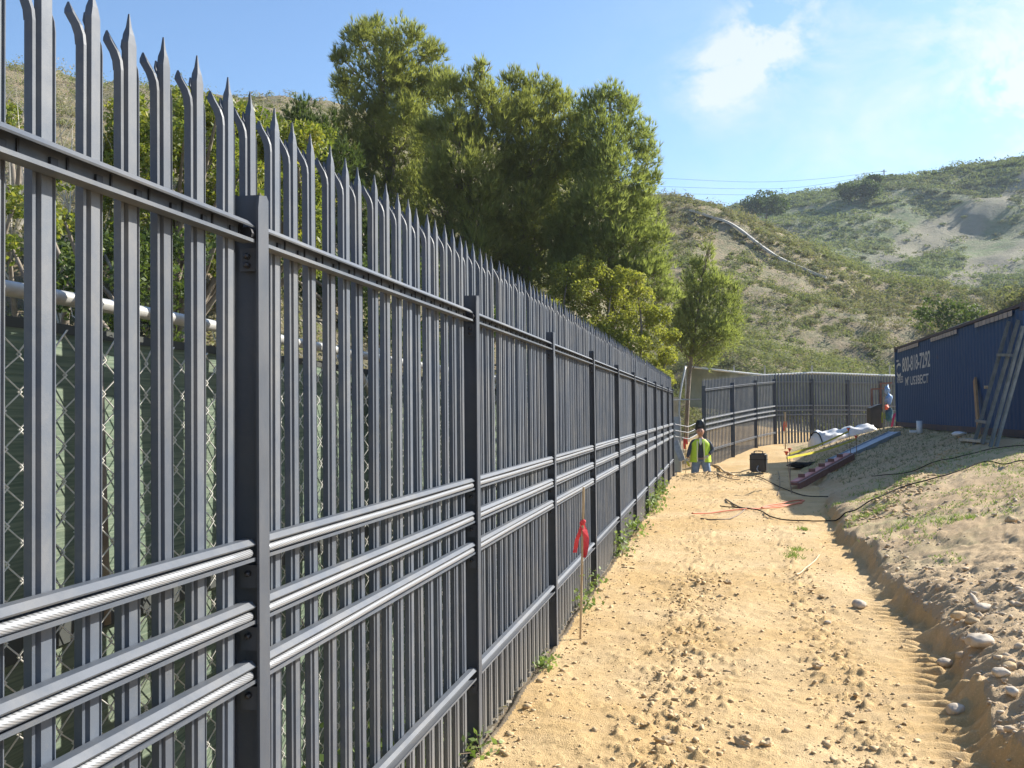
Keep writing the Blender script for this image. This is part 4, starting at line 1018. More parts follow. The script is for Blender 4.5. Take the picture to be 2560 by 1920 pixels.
mb = MB(); mb.beam(at(2229, 1068, 32.6), at(2236, 1035, 32.6), .05, .05); mb.beam(at(2232, 1048, 32.6), at(2240, 1032, 32.6), .07, .04); tag(mb.build('tool_handle', M['magenta']), 'magenta tool handle leaning on the container corner', 'tool')

# ------------------------------------------------------------------ stakes, tape, beams
def ribbon_mesh(mb, top, pts, w):
    prev = None; k = len(mb.v); vs = []
    for i, p in enumerate(pts):
        ww = w * (1 - .25 * abs(i / (len(pts) - 1) - .5)); a = .7 * math.sin(i * .8)
        vs.append((top[0] + p[0] - ww / 2 * math.cos(a), top[1] - ww / 2 * math.sin(a) + .004 * (i % 2), top[2] + p[1])); vs.append((top[0] + p[0] + ww / 2 * math.cos(a), top[1] + ww / 2 * math.sin(a), top[2] + p[1]))
    n = len(vs); vs += [(x, y + .0015, z) for x, y, z in vs]
    fs = [(2 * i, 2 * i + 1, 2 * i + 3, 2 * i + 2) for i in range(len(pts) - 1)]; fs += [tuple(v + n for v in reversed(f)) for f in fs]
    mb.add(vs, fs)
b_ = Vector(px2w(1450, 1590, 7.62)); b_.z = Hs(b_.x, b_.y); t_ = Vector(px2w(1459, 1218, 7.62))
st = empty('survey_stake', tuple(b_)); tag(st, 'thin wooden survey stake with a red ribbon in front of the fourth post', 'stake')
mb = MB(); mb.beam((0, 0, -.08), t_ - b_, .016, .010, (0, 1, 0)); mb.build('lath', M['wood'], st)
tp = (t_ - b_) * .77; mb = MB(); ribbon_mesh(mb, tp, [(0, .01), (-.004, -.02), (.014, -.06), (.024, -.12), (.020, -.18), (.012, -.24), (.005, -.26)], .045)
mb.blob(tp, .022, 5, .3, 2, (1, .7, 1)); ribbon_mesh(mb, tp, [(0, -.01), (-.02, -.07), (-.045, -.13), (-.055, -.19), (-.062, -.225)], .035); mb.build('ribbon', M['ribbon'], st)
def lath(px, ybot, ytop, D, w, m_, lab, rib=None, ribm='ribbon', tilt=0, gnd=True):
    b_ = Vector(px2w(px, ybot, D)); z0 = Hs(b_.x, b_.y) if gnd else b_.z; t_ = Vector(px2w(px + tilt, ytop, D)); 
    s_ = empty('marker_stake', (b_.x, b_.y, z0)); tag(s_, lab, 'stake'); mb = MB(); o = Vector((b_.x, b_.y, z0)); mb.beam((0, 0, -.1), t_ - o, w, .015, (0, 1, 0)); mb.build('lath', m_, s_)
    if rib:
        mb = MB(); p = (t_ - o) * rib; ribbon_mesh(mb, p, [(0, 0), (-.02, -.10), (-.03, -.2), (-.02, -.32)], .10); ribbon_mesh(mb, p, [(0, 0), (.02, -.08), (.03, -.2)], .07); mb.build('ribbon', M[ribm], s_)
    return s_
lath(1963, 1107, 1030, 33.5, .045, M['wood'], 'pale lath stake with faint orange ribbon in front of the distant fence corner', .75, 'cap')
lath(1714, 1165, 1062, 27.8, .02, M['wood'], 'thin stake with a red ribbon just left of the kneeling worker', .75)
lath(2209, 1092, 992, 29.5, .05, M['wood'], 'yellowish stake with yellow ribbon in front of the container corner', .62, 'yellow')

def rod(pb, pt, D, lab):
    b_ = hit(*pb); Dd_ = D or ((b_.y * CT - b_.x * ST)); t_ = Vector(px2w(pt[0], pt[1], Dd_))
    s_ = empty('capped_rod', tuple(b_)); tag(s_, lab, 'rod', 'steel rods with orange caps'); d = t_ - b_
    mb = MB(); mb.tube([(0, 0, -.1), d], .010, 6); mb.build('rod', M['rebar'], s_)
    mb = MB(); n = 10; mb.tube([d - Vector((0, 0, .06)), d - Vector((0, 0, .015)), d, d + Vector((0, 0, .015))], [.018, .03, .055, .055], n); mb.build('cap', M['cap'], s_, smooth=True)
    return t_
r1 = rod((1981, 1234), (1966, 1130), None, 'nearest orange capped rod at the left end of the yellow tape')
r2 = rod((1976, 1200), (1974, 1122), None, 'orange capped rod just behind the nearest one, left end of the tape')
r3 = rod((2128, 1140), (2121, 1071), None, 'orange capped rod behind the grey channel, far right end of the tape')
r4 = rod((2142, 1141), (2140, 1090), None, 'wide orange capped rod in front of the grey channel, right end of the tape')
for a_, b_, lab in ((r2, r3, 'upper yellow tape stretched between the capped rods'), (r1, r4, 'lower yellow tape stretched between the capped rods')):
    a_ = a_ - Vector((0, 0, .12)); b_ = b_ - Vector((0, 0, .08)); mid = (a_ + b_) / 2 - Vector((0, 0, .05)); P_ = smooth_path([a_, mid, b_], 6); mb = MB()
    for p, q_ in zip(P_[:-1], P_[1:]): mb.beam(p, q_, .006, .045)
    tag(mb.build('caution_tape', M['yellow']), lab, 'tape', 'yellow tape on the capped rods')
# notched red primer beam
a_ = hit(1984, 1222, .10); b_ = hit(2124, 1152, .16); d = b_ - a_; e_ = empty('notched_beam', tuple(a_)); tag(e_, 'red primer steel beam with dark lugs lying beside the rods', 'steel beam')
mb = MB(); mb.beam((0, 0, 0), d, .16, .06); mb.beam(Vector((.10, -.02, -.05)), d + Vector((.10, -.02, -.05)), .05, .14); mb.build('beam', M['maroon'], e_)
mb = MB(); mb.beam(d * .02 + Vector((-.02, 0, .034)), d * .98 + Vector((-.02, 0, .034)), .15, .02); mb.build('flange', M['pink'], e_)
for k in range(5): mb = MB(); p = d * (.14 + k * .17); mb.box(p + Vector((-.02, 0, .075)), (.14, .035, .08)); mb.build('lug', M['maroon'], e_)
# blue grey channels
a_ = hit(2078, 1163, .10); b_ = hit(2238, 1090, .10); d = b_ - a_; e_ = empty('steel_channel', tuple(a_)); tag(e_, 'long blue grey steel channel lying on the bank in the container shade', 'steel channel')
n_ = d.cross(Vector((0, 0, 1))).normalized()
mb = MB(); mb.beam((0, 0, 0), d, .30, .02); mb.build('web', M['channel'], e_)
for s_ in (-1, 1): mb = MB(); mb.beam(n_ * (.16 * s_) + Vector((0, 0, -.03)), d + n_ * (.16 * s_) + Vector((0, 0, -.03)), .02, .12); mb.build('flange', M['channel'], e_)
# white wrapped bundle
a_ = hit(2035, 1118); b_ = hit(2175, 1078); L3 = (b_ - a_)
Vv = []; ns = 40; nr_ = 14
e_ = empty('wrapped_bundle', tuple(a_)); tag(e_, 'bundle wrapped in white plastic sheeting on the ground behind the tape', 'wrapped bundle')
side_ = L3.cross(Vector((0, 0, 1))).normalized(); mb = MB(); vs = []; fs = []
for i in range(ns + 1):
    t = i / ns; w_ = .34 + .07 * math.sin(t * 9); h_ = (.50 - .22 * t) * (1 if t > .04 else .75) + .03 * math.sin(t * 23)
    for k in range(nr_ + 1):
        an = math.pi * k / nr_; r_ = 1 + .07 * math.sin(an * 7 + t * 12) + .04 * math.sin(an * 13 - t * 31)
        p = L3 * t * 1.0 + side_ * (math.cos(an) * w_ * r_) + Vector((0, 0, math.sin(an) ** .7 * h_ * r_ - .06)); vs.append(p)
for i in range(ns):
    for k in range(nr_): a2 = i * (nr_ + 1) + k; fs.append((a2, a2 + 1, a2 + nr_ + 2, a2 + nr_ + 1))
fs.append(tuple(range(nr_ + 1))); fs.append(tuple(reversed(range(ns * (nr_ + 1), (ns + 1) * (nr_ + 1))))); mb.add(vs, fs); mb.build('sheeting', M['plastic_white'], e_, smooth=True)
mb = MB(); mb.tube([L3 * .03 + side_ * (math.cos(an) * .40) + Vector((0, 0, math.sin(an) * .50 - .05)) for an in np.linspace(0, math.pi, 12)], .018, 6); mb.build('strap', M['black'], e_)
# black tarp pile and case
a_ = hit(2015, 1166); mb = MB(); mb.blob((0, 0, .03), .42, 22, .5, 3, (1.1, .8, .22), .3); o = mb.build('black_sheet', M['black'], smooth=True); o.location = a_; tag(o, 'crumpled black plastic sheet on the ground behind the left rods', 'plastic sheet')
a_ = hit(1897, 1181); cs_ = empty('black_case', (a_.x, a_.y, a_.z), -.25); tag(cs_, 'upright black case with a handle standing on the dirt right of the worker', 'case')
bm = bmesh.new(); bmesh.ops.create_cube(bm, size=1); bmesh.ops.scale(bm, vec=(.40, .22, .46), verts=bm.verts); bmesh.ops.bevel(bm, geom=bm.edges[:], offset=.035, segments=3, affect='EDGES'); bmesh.ops.translate(bm, vec=(0, 0, .225), verts=bm.verts)
me = bpy.data.meshes.new('shell'); bm.to_mesh(me); bm.free(); link('shell', me, cs_, M['case'])
mb = MB(); mb.tube(smooth_path([(-.1, 0, .45), (-.09, 0, .50), (.09, 0, .50), (.1, 0, .45)], 4), .014, 6); mb.build('handle', M['case'], cs_, smooth=True)
mb = MB(); mb.box((0, 0, .30), (.408, .228, .012)); mb.build('seam', M['black'], cs_)
mb = MB(); mb.tube(smooth_path([(.02, -.12, .16), (.0, -.2, .08), (.05, -.22, .01), (.1, -.3, .01)], 5), .012, 6); mb.build('hose', M['galv'], cs_, smooth=True)

# cables and cords on the ground
def ground_line(name, px_pts, r, m_, label, cat, lift=.01, n=6, grp=None):
    P_ = [hit(x, y) for x, y in px_pts]; P_ = smooth_path(P_, 10); P2_ = []
    hz = np.array([Hs(p.x, p.y) for p in P_]); kk = np.array([np.max(hz[max(0, i - 2):i + 3]) for i in range(len(hz))]); kk = np.convolve(np.pad(kk, 3, 'edge'), np.ones(7) / 7, 'valid')
    for p, z_i in zip(P_, kk): P2_.append(Vector((p.x, p.y, z_i + lift)))
    return tag(curve_tube(name, P2_, r, m_, None, n), label, cat, grp)
ground_line('black_cable', [(2700, 1195), (2560, 1157), (2512, 1166), (2465, 1158), (2380, 1190), (2250, 1232), (2175, 1262), (2120, 1287), (2080, 1308), (2000, 1306), (1930, 1297), (1895, 1280), (1830, 1272), (1800, 1268)], .010, M['black'], 'black cable running from the path up across the bank', 'cable', .02)
ground_line('black_hose', [(2700, 1128), (2560, 1121), (2480, 1126), (2420, 1142), (2350, 1155), (2270, 1190), (2180, 1196)], .008, M['black'], 'thin black hose lying across the upper bank', 'hose', .02)
ground_line('grey_cable', [(1770, 1155 + 28), (1850, 1186), (1880, 1178), (1910, 1183)], .012, M['black'], 'dark cable from the worker to the black case', 'cable', .02)
ground_line('thin_cable', [(1870, 1192), (1900, 1196), (1960, 1225), (2010, 1241), (2070, 1244)], .010, M['black'], 'thin dark cable curving over the dirt near the rods', 'cable', .015)
ground_line('cord', [(1730, 1288), (1800, 1282), (1880, 1276), (1920, 1266), (1975, 1258), (2010, 1254), (1990, 1262), (1930, 1268), (1905, 1276), (1960, 1270), (2005, 1260)], .013, M['orange_cord'], 'orange cord bundled loosely on the path', 'cord', .02)
for k, (pp, r_, lab) in enumerate([(((1752, 1295 + 3), (1800, 1300), (1840, 1292), (1870, 1270)), .012, 'dry forked twig on the path left of the orange cord'),
        (((1815, 1250), (1840, 1268), (1860, 1275)), .014, 'short curved stick on the path before the worker'), (((1990, 1441), (2015, 1420), (2048, 1390)), .009, 'pale straight stick lying on the path'),
        (((1765, 1180), (1800, 1192), (1850, 1200)), .012, 'dark twig on the soil heap in front of the worker'), (((1945, 1180), (1950, 1210), (1944, 1240)), .009, 'thin red brown twig standing by the left rods'),
        (((1770, 1165), (1800, 1172), (1822, 1185), (1836, 1190)), .03, 'broken pale timber lying right of the worker')]):
    ground_line('stick', pp, r_, M['wood'] if 'pale' in lab else M['twig'], lab, 'stick', r_ * .8)

# ------------------------------------------------------------------ stones, clods, gravel
stone_list = [(2148, 1517, .085, 'oval pinkish cobble on the path at the edge of the shadow'), (2390, 1785, .075, 'oval cream cobble on the path in front of the rut shadow'),
 (2456, 1525, .072, 'white cobble highest in the cluster on the bank edge'), (2396, 1555, .07, 'brown cobble wedged in the bank lip left of the white one'), (2432, 1562, .06, 'tan cobble beside the brown one on the bank lip'),
 (2450, 1612, .10, 'large tan cobble embedded in the bank below the cluster'), (2502, 1688, .058, 'round cream cobble on the bank near the right edge'), (2524, 1672, .055, 'grey brown cobble behind the round cream one'),
 (2530, 1745, .05, 'blue grey cobble near the right frame edge on the bank'), (2436, 1508, .07, 'flat grey stone slab standing behind the white cobble'), (2528, 1305, .085, 'grey brown round stone alone on the upper bank'),
 (2054, 1496, .035, 'small white stone at the right edge of the path clods'), (2070, 1560, .032, 'small white pebble below the oval pinkish cobble'), (1663, 1862, .05, 'pale cobble among clods at the bottom of the path'),
 (1820, 1460, .05, 'lone brown clod in the middle of the path'), (1565, 1455 + 30, .035, 'small brown clod near the fence on the path'), (1860, 1862, .06, 'brown clod at the bottom centre of the path'), (1915, 1866, .05, 'brown clod right of the bottom centre one'),
 (2362, 1632 + 30, .06, 'pinkish stone lying in the shaded rut'), (2045, 1690 - 20, .045, 'broken dirt clod right of the middle clod row')]
for k, (px, py, r_, lab) in enumerate(stone_list):
    p = hit(px, py); r_ = r_ * .70; mb = MB(); fl = .5 if 'flat' in lab else .66
    mb.blob((0, 0, 0), r_, 100 + k, .28 if 'clod' not in lab else .7, 3, (1.25, .9, fl), random.uniform(0, 3)); o = mb.build('stone' if 'clod' not in lab else 'dirt_clod', M['clod'] if 'clod' in lab or 'brown' in lab else M['stone'], smooth='clod' not in lab)
    o.location = (p.x, p.y, p.z + r_ * fl * .45)
    if 'slab' in lab: o.rotation_euler = (.5, .9, .3)
    tag(o, lab, 'stone' if 'clod' not in lab else 'clod')
# masses
bm = bmesh.new(); bmesh.ops.create_icosphere(bm, subdivisions=1, radius=1); ICO_V = np.array([v.co[:] for v in bm.verts]); ICO_F = np.array([[v.index for v in f.verts] for f in bm.faces]); bm.free()
def lumps(name, label, xs, ys, ss, mt, flat=.6, jag=.35, cap=.028):
    ss = np.minimum(ss, cap); n = len(xs); zs = H(xs, ys) + ss * .15; nv = len(ICO_V)
    J = 1 + rng.normal(0, jag * .5, (n, nv)); S = np.stack([rng.uniform(.75, 1.35, n), rng.uniform(.75, 1.35, n), rng.uniform(.7, 1.1, n) * flat], 1)
    Vv = ICO_V[None] * J[:, :, None] * S[:, None] * ss[:, None, None]
    a = rng.uniform(0, 6.28, n); ca, sa = np.cos(a)[:, None], np.sin(a)[:, None]; X = Vv[..., 0] * ca - Vv[..., 1] * sa; Y = Vv[..., 0] * sa + Vv[..., 1] * ca
    Vv = np.stack([X + xs[:, None], Y + ys[:, None], Vv[..., 2] + zs[:, None]], -1).reshape(-1, 3)
    Ff = (ICO_F[None] + (np.arange(n) * nv)[:, None, None]).reshape(-1, 3)
    tag(link(name, np_mesh(name, Vv, Ff, M[mt])), label, None, None, 'stuff')
def pw(n, y0, y1): return y0 * (y1 / y0) ** rng.random(n)
n_ = 2600; ys = pw(n_, 3.5, 11.0); xs = np.concatenate([rng.normal(-.25, .17, n_ * 5 // 10), rng.normal(.72, .13, n_ * 3 // 10), rng.uniform(-1.1, 1.2, n_ - n_ * 5 // 10 - n_ * 3 // 10)])
lumps('loose_clods', 'crumbled dirt clods strewn in rows along the path', xs, ys, .0040 * np.exp(rng.exponential(.55, n_)), 'clod', .8, .8, .020)
n_ = 2200; ys = pw(n_, 3.5, 26); xs = rng.uniform(-1.12, 1.3, n_); lumps('path_grit', 'small grit scattered over the path', xs, ys, .003 * np.exp(rng.exponential(.5, n_)) * (1 + ys * .06), 'clod', .7, .6, .012)
n_ = 9500; ys = pw(n_, 3.4, 15); xs = edge_x(ys) + rng.uniform(-.02, 2.9, n_); ok = fbm(xs, ys, .8, 2, 15) > -.25 + rng.normal(0, .12, n_) + (ys - 8) * .06; xs, ys = xs[ok], ys[ok]
lumps('bank_gravel', 'gravel and pebbles covering the bank', xs, ys, .0055 * np.exp(rng.exponential(.55, len(xs))), 'pebble', .75, .45, .03)
n_ = 700; ys = pw(n_, 14, 21.5); xs = 2.9 + (ys - 17) * .35 + rng.normal(0, .25, n_); lumps('spoil_clods', 'brown clods heaped in a row on the bank', xs, ys, .018 * np.exp(rng.exponential(.5, n_)), 'clod', .7, .45)
n_ = 500; xs = rng.normal(-.2, .6, n_); ys = rng.normal(25.3, .6, n_); ok = xs > -1.05; lumps('heap_clods', 'clods on the soil heap in front of the worker', xs[ok], ys[ok], .015 * np.exp(rng.exponential(.5, ok.sum())), 'clod')
n_ = 420; ys = pw(n_, 3, 20); xs = -1.12 + np.abs(rng.normal(0, .08, n_)); lumps('fence_foot_clods', 'dirt crumbs pushed up along the foot of the fence', xs, ys, .006 * np.exp(rng.exponential(.5, n_)), 'clod')

# ------------------------------------------------------------------ grass and weeds
def grass(name, label, xs, ys, h, w=.004, mt='grass'):
    n = len(xs); P = np.stack([xs, ys, H(xs, ys)], 1); D = np.tile(np.array([0, 0, 1.0]), (n, 1))
    tint = np.clip(rng.normal(.5, .2, n), 0, 1); Vn, Fn, tn = needles(P, D, h, w, 3, tint, .75); tag(link(name, np_mesh(name, Vn, Fn, M[mt], tn)), label, None, None, 'stuff')
def patch(pxs, sd_, n):
    X, Y = [], []
    for (px, py, s) in pxs:
        c = hit(px, py); X.append(rng.normal(c.x, s, n)); Y.append(rng.normal(c.y, s * 2.2, n))
    return np.concatenate(X), np.concatenate(Y)
xs, ys = patch([(2150, 1240, .22), (2190, 1225, .25), (2240, 1210, .22), (2120, 1255, .15), (2215, 1270, .18), (2180, 1290, .15), (2260, 1190, .2), (2350, 1160, .25), (2300, 1205, .25), (2420, 1140, .3), (2460, 1170, .2), (2130, 1300, .12), (2300, 1310, .15), (2240, 1330, .12), (2400, 1300, .12), (2050, 1150, .2)], 1, 150)
keep = fbm(xs, ys, 2.6, 3, 33) > -.02; xs, ys = xs[keep], ys[keep]
grass('bank_grass', 'bright green grass tufts on the bank', xs, ys, .06, .004)
xs, ys = patch([(1992, 1375, .05), (1985, 1390, .05), (2010, 1325, .04)], 1, 55); grass('path_grass', 'small grass tuft on the path', xs, ys, .05, .004)
n_ = 9000; ys = pw(n_, 10, 21.5); xs = rng.uniform(1.9, 5.3, n_); ok = fbm(xs, ys, 1.2, 3, 18) > .02; xs, ys = xs[ok], ys[ok]; grass('sparse_grass', 'sparse short grass over the far part of the bank', xs, ys, .035, .004)
n_ = 2500; xs = rng.uniform(2.3, 5.4, n_); ys = rng.uniform(21, 34, n_); grass('shade_grass', 'thin grass in the shade of the container', xs, ys, .06, .006, 'scrub')
def weed(px, py, rad, hgt, n, lab, leaf=.022, x=None):
    p = hit(px, py); 
    if x is not None: p.x = x; p.z = Hs(p.x, p.y)
    t = empty('weed_clump', tuple(p)); tag(t, lab, 'weed', 'weeds along the foot of the fence')
    P = np.stack([rng.normal(0, rad, n), rng.normal(0, rad * 1.6, n), np.abs(rng.normal(hgt * .45, hgt * .3, n)) + .01], 1)
    tint = np.clip(rng.normal(.5, .25, n), 0, 1); Vn, Fn, tn = leaves(P, leaf, tint, .8, .6); link('leaves', np_mesh('leaves', Vn, Fn, M['weed'], tn), t)
    mb = MB()
    for k in range(10): q_ = P[k]; mb.tube([(0, 0, 0), (q_[0] * .5, q_[1] * .5, q_[2] * .7), tuple(q_)], .002, 3)
    mb.build('stems', M['twig'], t)
weed(1410, 1530, .06, .17, 90, 'bright weed clump beside the third post and the survey stake', .024, -1.13)
weed(1424, 1480, .05, .2, 60, 'taller bright weed behind the survey stake', .022, -1.16)
weed(1515, 1395, .08, .30, 170, 'pale dense weed between the fourth and fifth posts', .026, -1.13)
weed(1560, 1345, .09, .26, 170, 'pale weed clump between the fifth and sixth posts', .03, -1.13)
weed(1605, 1285, .10, .34, 260, 'large pale weed between the sixth and seventh posts', .034, -1.12)
weed(1622, 1250, .09, .36, 200, 'tall pale weed in front of the seventh and eighth posts', .034, -1.13)
weed(1280, 1670, .05, .07, 60, 'small green weed at the foot of the second bay', .02, -1.14)
weed(1345, 1670, .06, .05, 50, 'tiny weed on the dirt below the third post', .018)
weed(1112, 1905, .05, .10, 60, 'green weed at the foot of the second post', .02, -1.15)
n_ = 4200; ys = 2.6 + 20 * rng.random(n_) ** 1.8; xs = rng.normal(-1.40, .05, n_); hh = np.abs(rng.normal(.04, .14 , n_)) * (1 + .9 * np.sin(ys * 2.1)) * .8
P = np.stack([xs, ys, hh + .0], 1); Vn, Fn, tn = leaves(P, .026, np.clip(rng.normal(.35, .25, n_), 0, 1), .8, .6)
tag(link('ivy', np_mesh('ivy', Vn, Fn, M['weed'], tn)), 'ivy leaves growing along the foot of the chain link fence', None, None, 'stuff')
n_ = 2200; ys = 2.6 + 16 * rng.random(n_) ** 1.5; xs = rng.uniform(-1.62, -1.2, n_); P = np.stack([xs, ys, .012 + .02 * rng.random(n_)], 1); Vn, Fn, tn = leaves(P, .03, rng.random(n_), 2.5, .5)
tag(link('leaf_litter', np_mesh('leaf_litter', Vn, Fn, M['drybrush'], tn)), 'dry leaf litter between the two fences', None, None, 'stuff')
# bare branches on the left slope
for k, (px, py, D, lab) in enumerate([(30, 250, 17, 'bare dead branch on the slope at the top left edge'), (170, 330, 14, 'bare tangled branch between the first and second spikes')]):
    c = Vector(px2w(px, py, D)); z0 = Hs(c.x, c.y); t = empty('dead_branch', (c.x, c.y, z0)); tag(t, lab, 'branch'); mb = MB(); h_ = max(.6, c.z - z0)
    for q_ in range(9):
        a_ = Vector((0, 0, 0)); e2 = Vector((random.gauss(0, .5), random.gauss(0, .5), h_ * random.uniform(.7, 1.2))); limb(mb, a_, e2, .02, .004, .2, 4)
        for z in range(2): limb(mb, a_.lerp(e2, .6), e2 + Vector((random.gauss(0, .3), random.gauss(0, .3), random.uniform(-.1, .3))), .008, .002, .2, 3)
    mb.build('twigs', M['wood_grey'], t)

# ------------------------------------------------------------------ the kneeling worker
wp = px2w(1752, 1180, 27.3); wx, wy = wp[0], wp[1]; wz = Hs(wx, wy)
person = empty('person', (wx, wy, wz), THETA * .3); tag(person, 'kneeling worker in a lime safety vest with a black hood pushed up on his head', 'person')
def skin_mesh(name, nodes, edges, mt, parent, sub=2, root=0):
    me = bpy.data.meshes.new(name); me.from_pydata([n[0] for n in nodes], edges, [])
    o = bpy.data.objects.new(name, me); COL.objects.link(o)
    md = o.modifiers.new('skin', 'SKIN'); md.use_smooth_shade = True
    for i, n in enumerate(nodes):
        r = n[1]; me.skin_vertices[0].data[i].radius = r if isinstance(r, tuple) else (r, r); me.skin_vertices[0].data[i].use_root = (i == root)
    if sub: s = o.modifiers.new('sub', 'SUBSURF'); s.levels = sub; s.render_levels = sub
    dg = bpy.context.evaluated_depsgraph_get(); dg.update(); nm = bpy.data.meshes.new_from_object(o.evaluated_get(dg)); nm.name = name
    bpy.data.objects.remove(o); nm.materials.clear(); nm.materials.append(mt)
    nm.polygons.foreach_set('use_smooth', [True] * len(nm.polygons)); return link(name, nm, parent)
# local frame: facing -y, his right side is -x
hipz = .46
N = [((0, 0, hipz + .04), (.08, .06)), ((0, .01, .66), (.09, .07)), ((0, .0, .84), (.11, .08)), ((0, 0, .96), (.09, .07)), ((0, -.01, 1.04), .055), ((0, -.02, 1.09), .05), ((0, -.03, 1.17), (.075, .095)), ((0, -.03, 1.25), (.07, .085)),
     ((-.19, 0, .93), .06), ((-.27, -.02, .72), .047), ((-.34, -.10, .50), .035), ((.19, 0, .93), .06), ((.32, .02, .72), .047), ((.20, -.13, .58), .035),
     ((-.11, -.02, .42), .09), ((-.14, -.08, .07), .065), ((-.13, .33, .05), .04), ((.11, -.02, .42), .09), ((.15, -.10, .07), .065), ((.13, .30, .05), .04)]
Eg = [(0, 1), (1, 2), (2, 3), (3, 4), (4, 5), (5, 6), (6, 7), (3, 8), (8, 9), (9, 10), (3, 11), (11, 12), (12, 13), (0, 14), (14, 15), (15, 16), (0, 17), (17, 18), (18, 19)]
skin_mesh('body', N, Eg, M['skin'], person)
T_ = [((0, 0, hipz - .02), (.178, .140)), ((0, .01, .66), (.165, .125)), ((0, 0, .84), (.185, .13)), ((0, 0, .96), (.13, .105)), ((-.20, 0, .93), .078), ((-.28, -.02, .72), .062), ((-.345, -.10, .52), .046), ((.20, 0, .93), .078), ((.325, .02, .72), .062), ((.21, -.12, .59), .046), ((0, 0, 1.02), .07)]
skin_mesh('shirt', T_, [(0, 1), (1, 2), (2, 3), (3, 4), (4, 5), (5, 6), (3, 7), (7, 8), (8, 9), (3, 10)], M['shirt'], person)
J_ = [((0, 0, hipz + .12), (.160, .125)), ((-.12, -.02, .38), .128), ((-.165, -.09, .08), .105), ((-.13, .33, .05), .07), ((.12, -.02, .38), .128), ((.18, -.11, .08), .105), ((.13, .30, .05), .06)]
skin_mesh('jeans', J_, [(0, 1), (1, 2), (2, 3), (0, 4), (4, 5), (5, 6)], M['jeans'], person)
# vest: open shell around the torso
def shell(name, z0, z1, gap, rx, ry, mt, parent, flare=.0, na_=28, nz_=10, th=.012):
    vs = []; fs = []
    for lay in (0, 1):
        for i in range(nz_ + 1):
            t = i / nz_; z = z0 + (z1 - z0) * t
            for k in range(na_ + 1):
                a = -math.pi / 2 + gap * (1.25 - t * .5) + (2 * math.pi - 2 * gap * (1.25 - t * .5)) * k / na_
                f_ = 1 + flare * (1 - t) + .03 * math.sin(a * 6 + t * 5) - lay * .05
                w_ = np.interp(t, [0, .5, .85, 1], [1, .98, 1.02, .55]); vs.append((math.cos(a) * rx * f_ * w_, math.sin(a) * ry * f_, z))
    L0 = (nz_ + 1) * (na_ + 1)
    for lay in (0, 1):
        for i in range(nz_):
            for k in range(na_): a_ = lay * L0 + i * (na_ + 1) + k; fs.append((a_, a_ + 1, a_ + na_ + 2, a_ + na_ + 1))
    mb = MB(); mb.add(vs, fs); return mb.build(name, mt, parent, smooth=True, recalc=False)
vest = shell('vest', .40, 1.0, .28, .235, .175, M['vest'], person, .18)
for s_ in (-1, 1):
    mb = MB(); mb.add([(s_ * .075, -.182, .42), (s_ * .105, -.187, .42), (s_ * .075, -.165, .96), (s_ * .100, -.168, .96)], [(0, 1, 3, 2)]); 
    ob = mb.build('vest_stripe', M['reflect'], vest); ob.location = (0, -.018, 0)
mb = MB(); mb.add([(-.05, -.150, .93), (.05, -.150, .93), (.03, -.115, 1.03), (-.03, -.115, 1.03), (0, -.16, .84)], [(0, 1, 2, 3), (0, 4, 1)]); mb.build('collar', M['tshirt'], person)
# head details
mb = MB(); mb.blob((0, -.04, 1.20), .108, 3, .0, 3, (.86, 1.0, 1.2)); mb.build('face', M['skin'], person, smooth=True)
mb = MB(); mb.blob((0, -.152, 1.185), .018, 3, 0, 2, (.8, 1.1, 1.4)); mb.build('nose', M['skin'], person, smooth=True)
for s_ in (-1, 1):
    mb = MB(); mb.blob((s_ * .036, -.138, 1.215), .012, 3, 0, 2, (1.4, .7, .8)); mb.build('eye', M['hair'], person, smooth=True)
    mb = MB(); mb.blob((s_ * .095, -.03, 1.20), .022, 3, 0, 2, (.5, .9, 1.5)); mb.build('ear', M['skin'], person, smooth=True)
mb = MB(); mb.box((0, -.138, 1.135), (.045, .012, .008)); mb.build('mouth', M['maroon'], person)
mb = MB(); mb.blob((0, -.02, 1.275), .10, 4, .02, 3, (.95, 1.05, .55)); mb.build('headband', M['hair'], person, smooth=True)
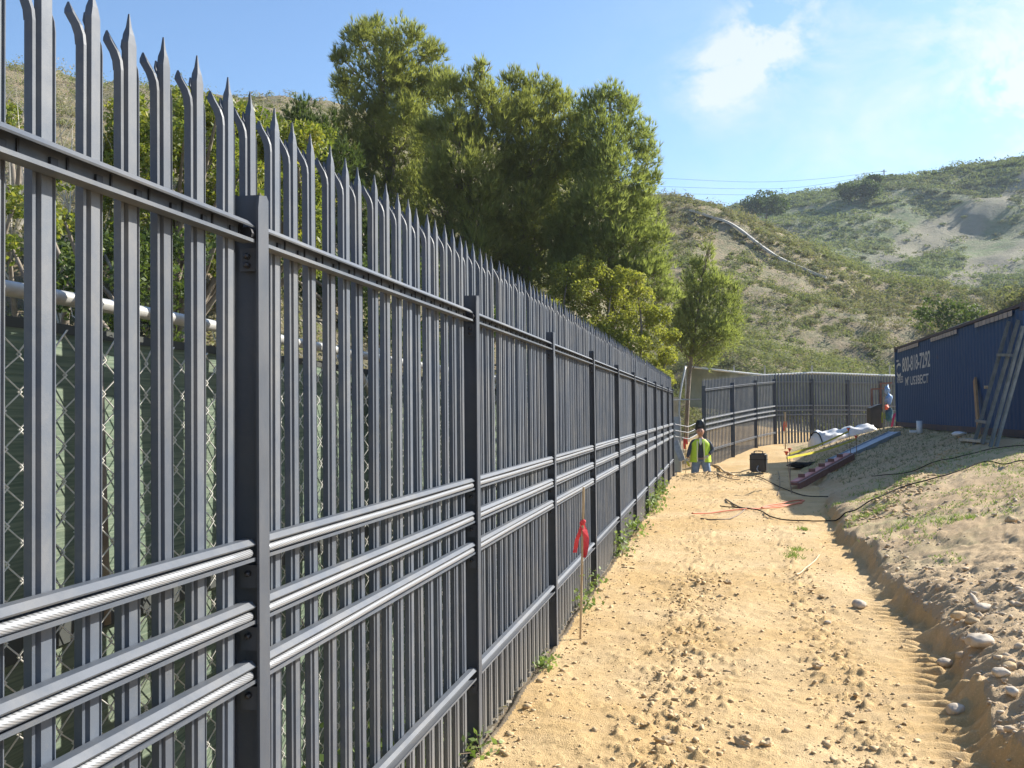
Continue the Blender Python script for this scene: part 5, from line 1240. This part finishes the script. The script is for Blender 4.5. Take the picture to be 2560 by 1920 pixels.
# hood flipped up: a curved shell standing above the forehead
hd = MB(); vs = []; fs = []; nn = 16
for lay in (0, 1):
    for i in range(9):
        t = i / 8
        for k in range(nn + 1):
            a = math.pi * (-.08) + math.pi * 1.16 * k / nn; w_ = (.135 - .015 * lay) * (1 - .38 * t ** 2.6); dpt = (.13 - .012 * lay) * (1 - .35 * t ** 2)
            vs.append((math.cos(a) * w_, .02 - math.sin(a) * dpt * .9 - t * .02, 1.255 + t * .245 - .02 * lay))
for lay in (0, 1):
    for i in range(8):
        for k in range(nn): a_ = lay * 9 * (nn + 1) + i * (nn + 1) + k; fs.append((a_, a_ + 1, a_ + nn + 2, a_ + nn + 1))
top_ = 8 * (nn + 1); fs.append(tuple(range(top_, top_ + nn + 1))); hd.add(vs, fs); hood = hd.build('hood', M['helmet'], person, smooth=True)
mb = MB(); mb.box((0, -.108, 1.35), (.11, .012, .05)); mb.build('visor', M['case'], hood)
# gloved hands with separate fingers
def hand(cx_, cy_, cz_, dx, dy, dz, mt, side):
    d = Vector((dx, dy, dz)).normalized(); s = d.cross(Vector((0, -1, 0))).normalized(); w = Vector((cx_, cy_, cz_)); nodes = [(tuple(w), .026), (tuple(w + d * .05), (.036, .022)), (tuple(w + d * .085), (.036, .020))]; ed = [(0, 1), (1, 2)]
    for k, (o_, l_) in enumerate(((-.030, .060), (-.010, .072), (.011, .068), (.030, .052))):
        b = w + d * .088 + s * o_; i = len(nodes); f = b + d * l_ * .55 + Vector((0, -.006, -.004)); g = f + (d * .8 + Vector((0, .5, -.3))) .normalized() * l_ * .5
        nodes += [(tuple(b), .0105), (tuple(f), .0095), (tuple(g), .008)]; ed += [(2, i), (i, i + 1), (i + 1, i + 2)]
    b = w + d * .03 - s * .035 * side; i = len(nodes); nodes += [(tuple(b), .013), (tuple(b + d * .035 - s * .02 * side), .011), (tuple(b + d * .065 - s * .022 * side), .009)]; ed += [(1, i), (i, i + 1), (i + 1, i + 2)]
    skin_mesh('glove', nodes, ed, mt, person, 1)
hand(-.345, -.11, .49, -.35, -.3, -.9, M['glove'], -1); hand(.20, -.14, .575, -.75, -.35, -.35, M['glove'], 1)
for s_ in (-1, 1):
    mb = MB(); mb.blob((s_ * .13, .42, .055), .07, 8, .05, 2, (.7, 1.5, .8)); mb.build('boot', M['rust'], person, smooth=True)
mb = MB(); mb.beam((-.36, -.14, .42), (-.30, -.20, .30), .05, .03); mb.build('tool', M['yellow'], person)
print('pales', npale)
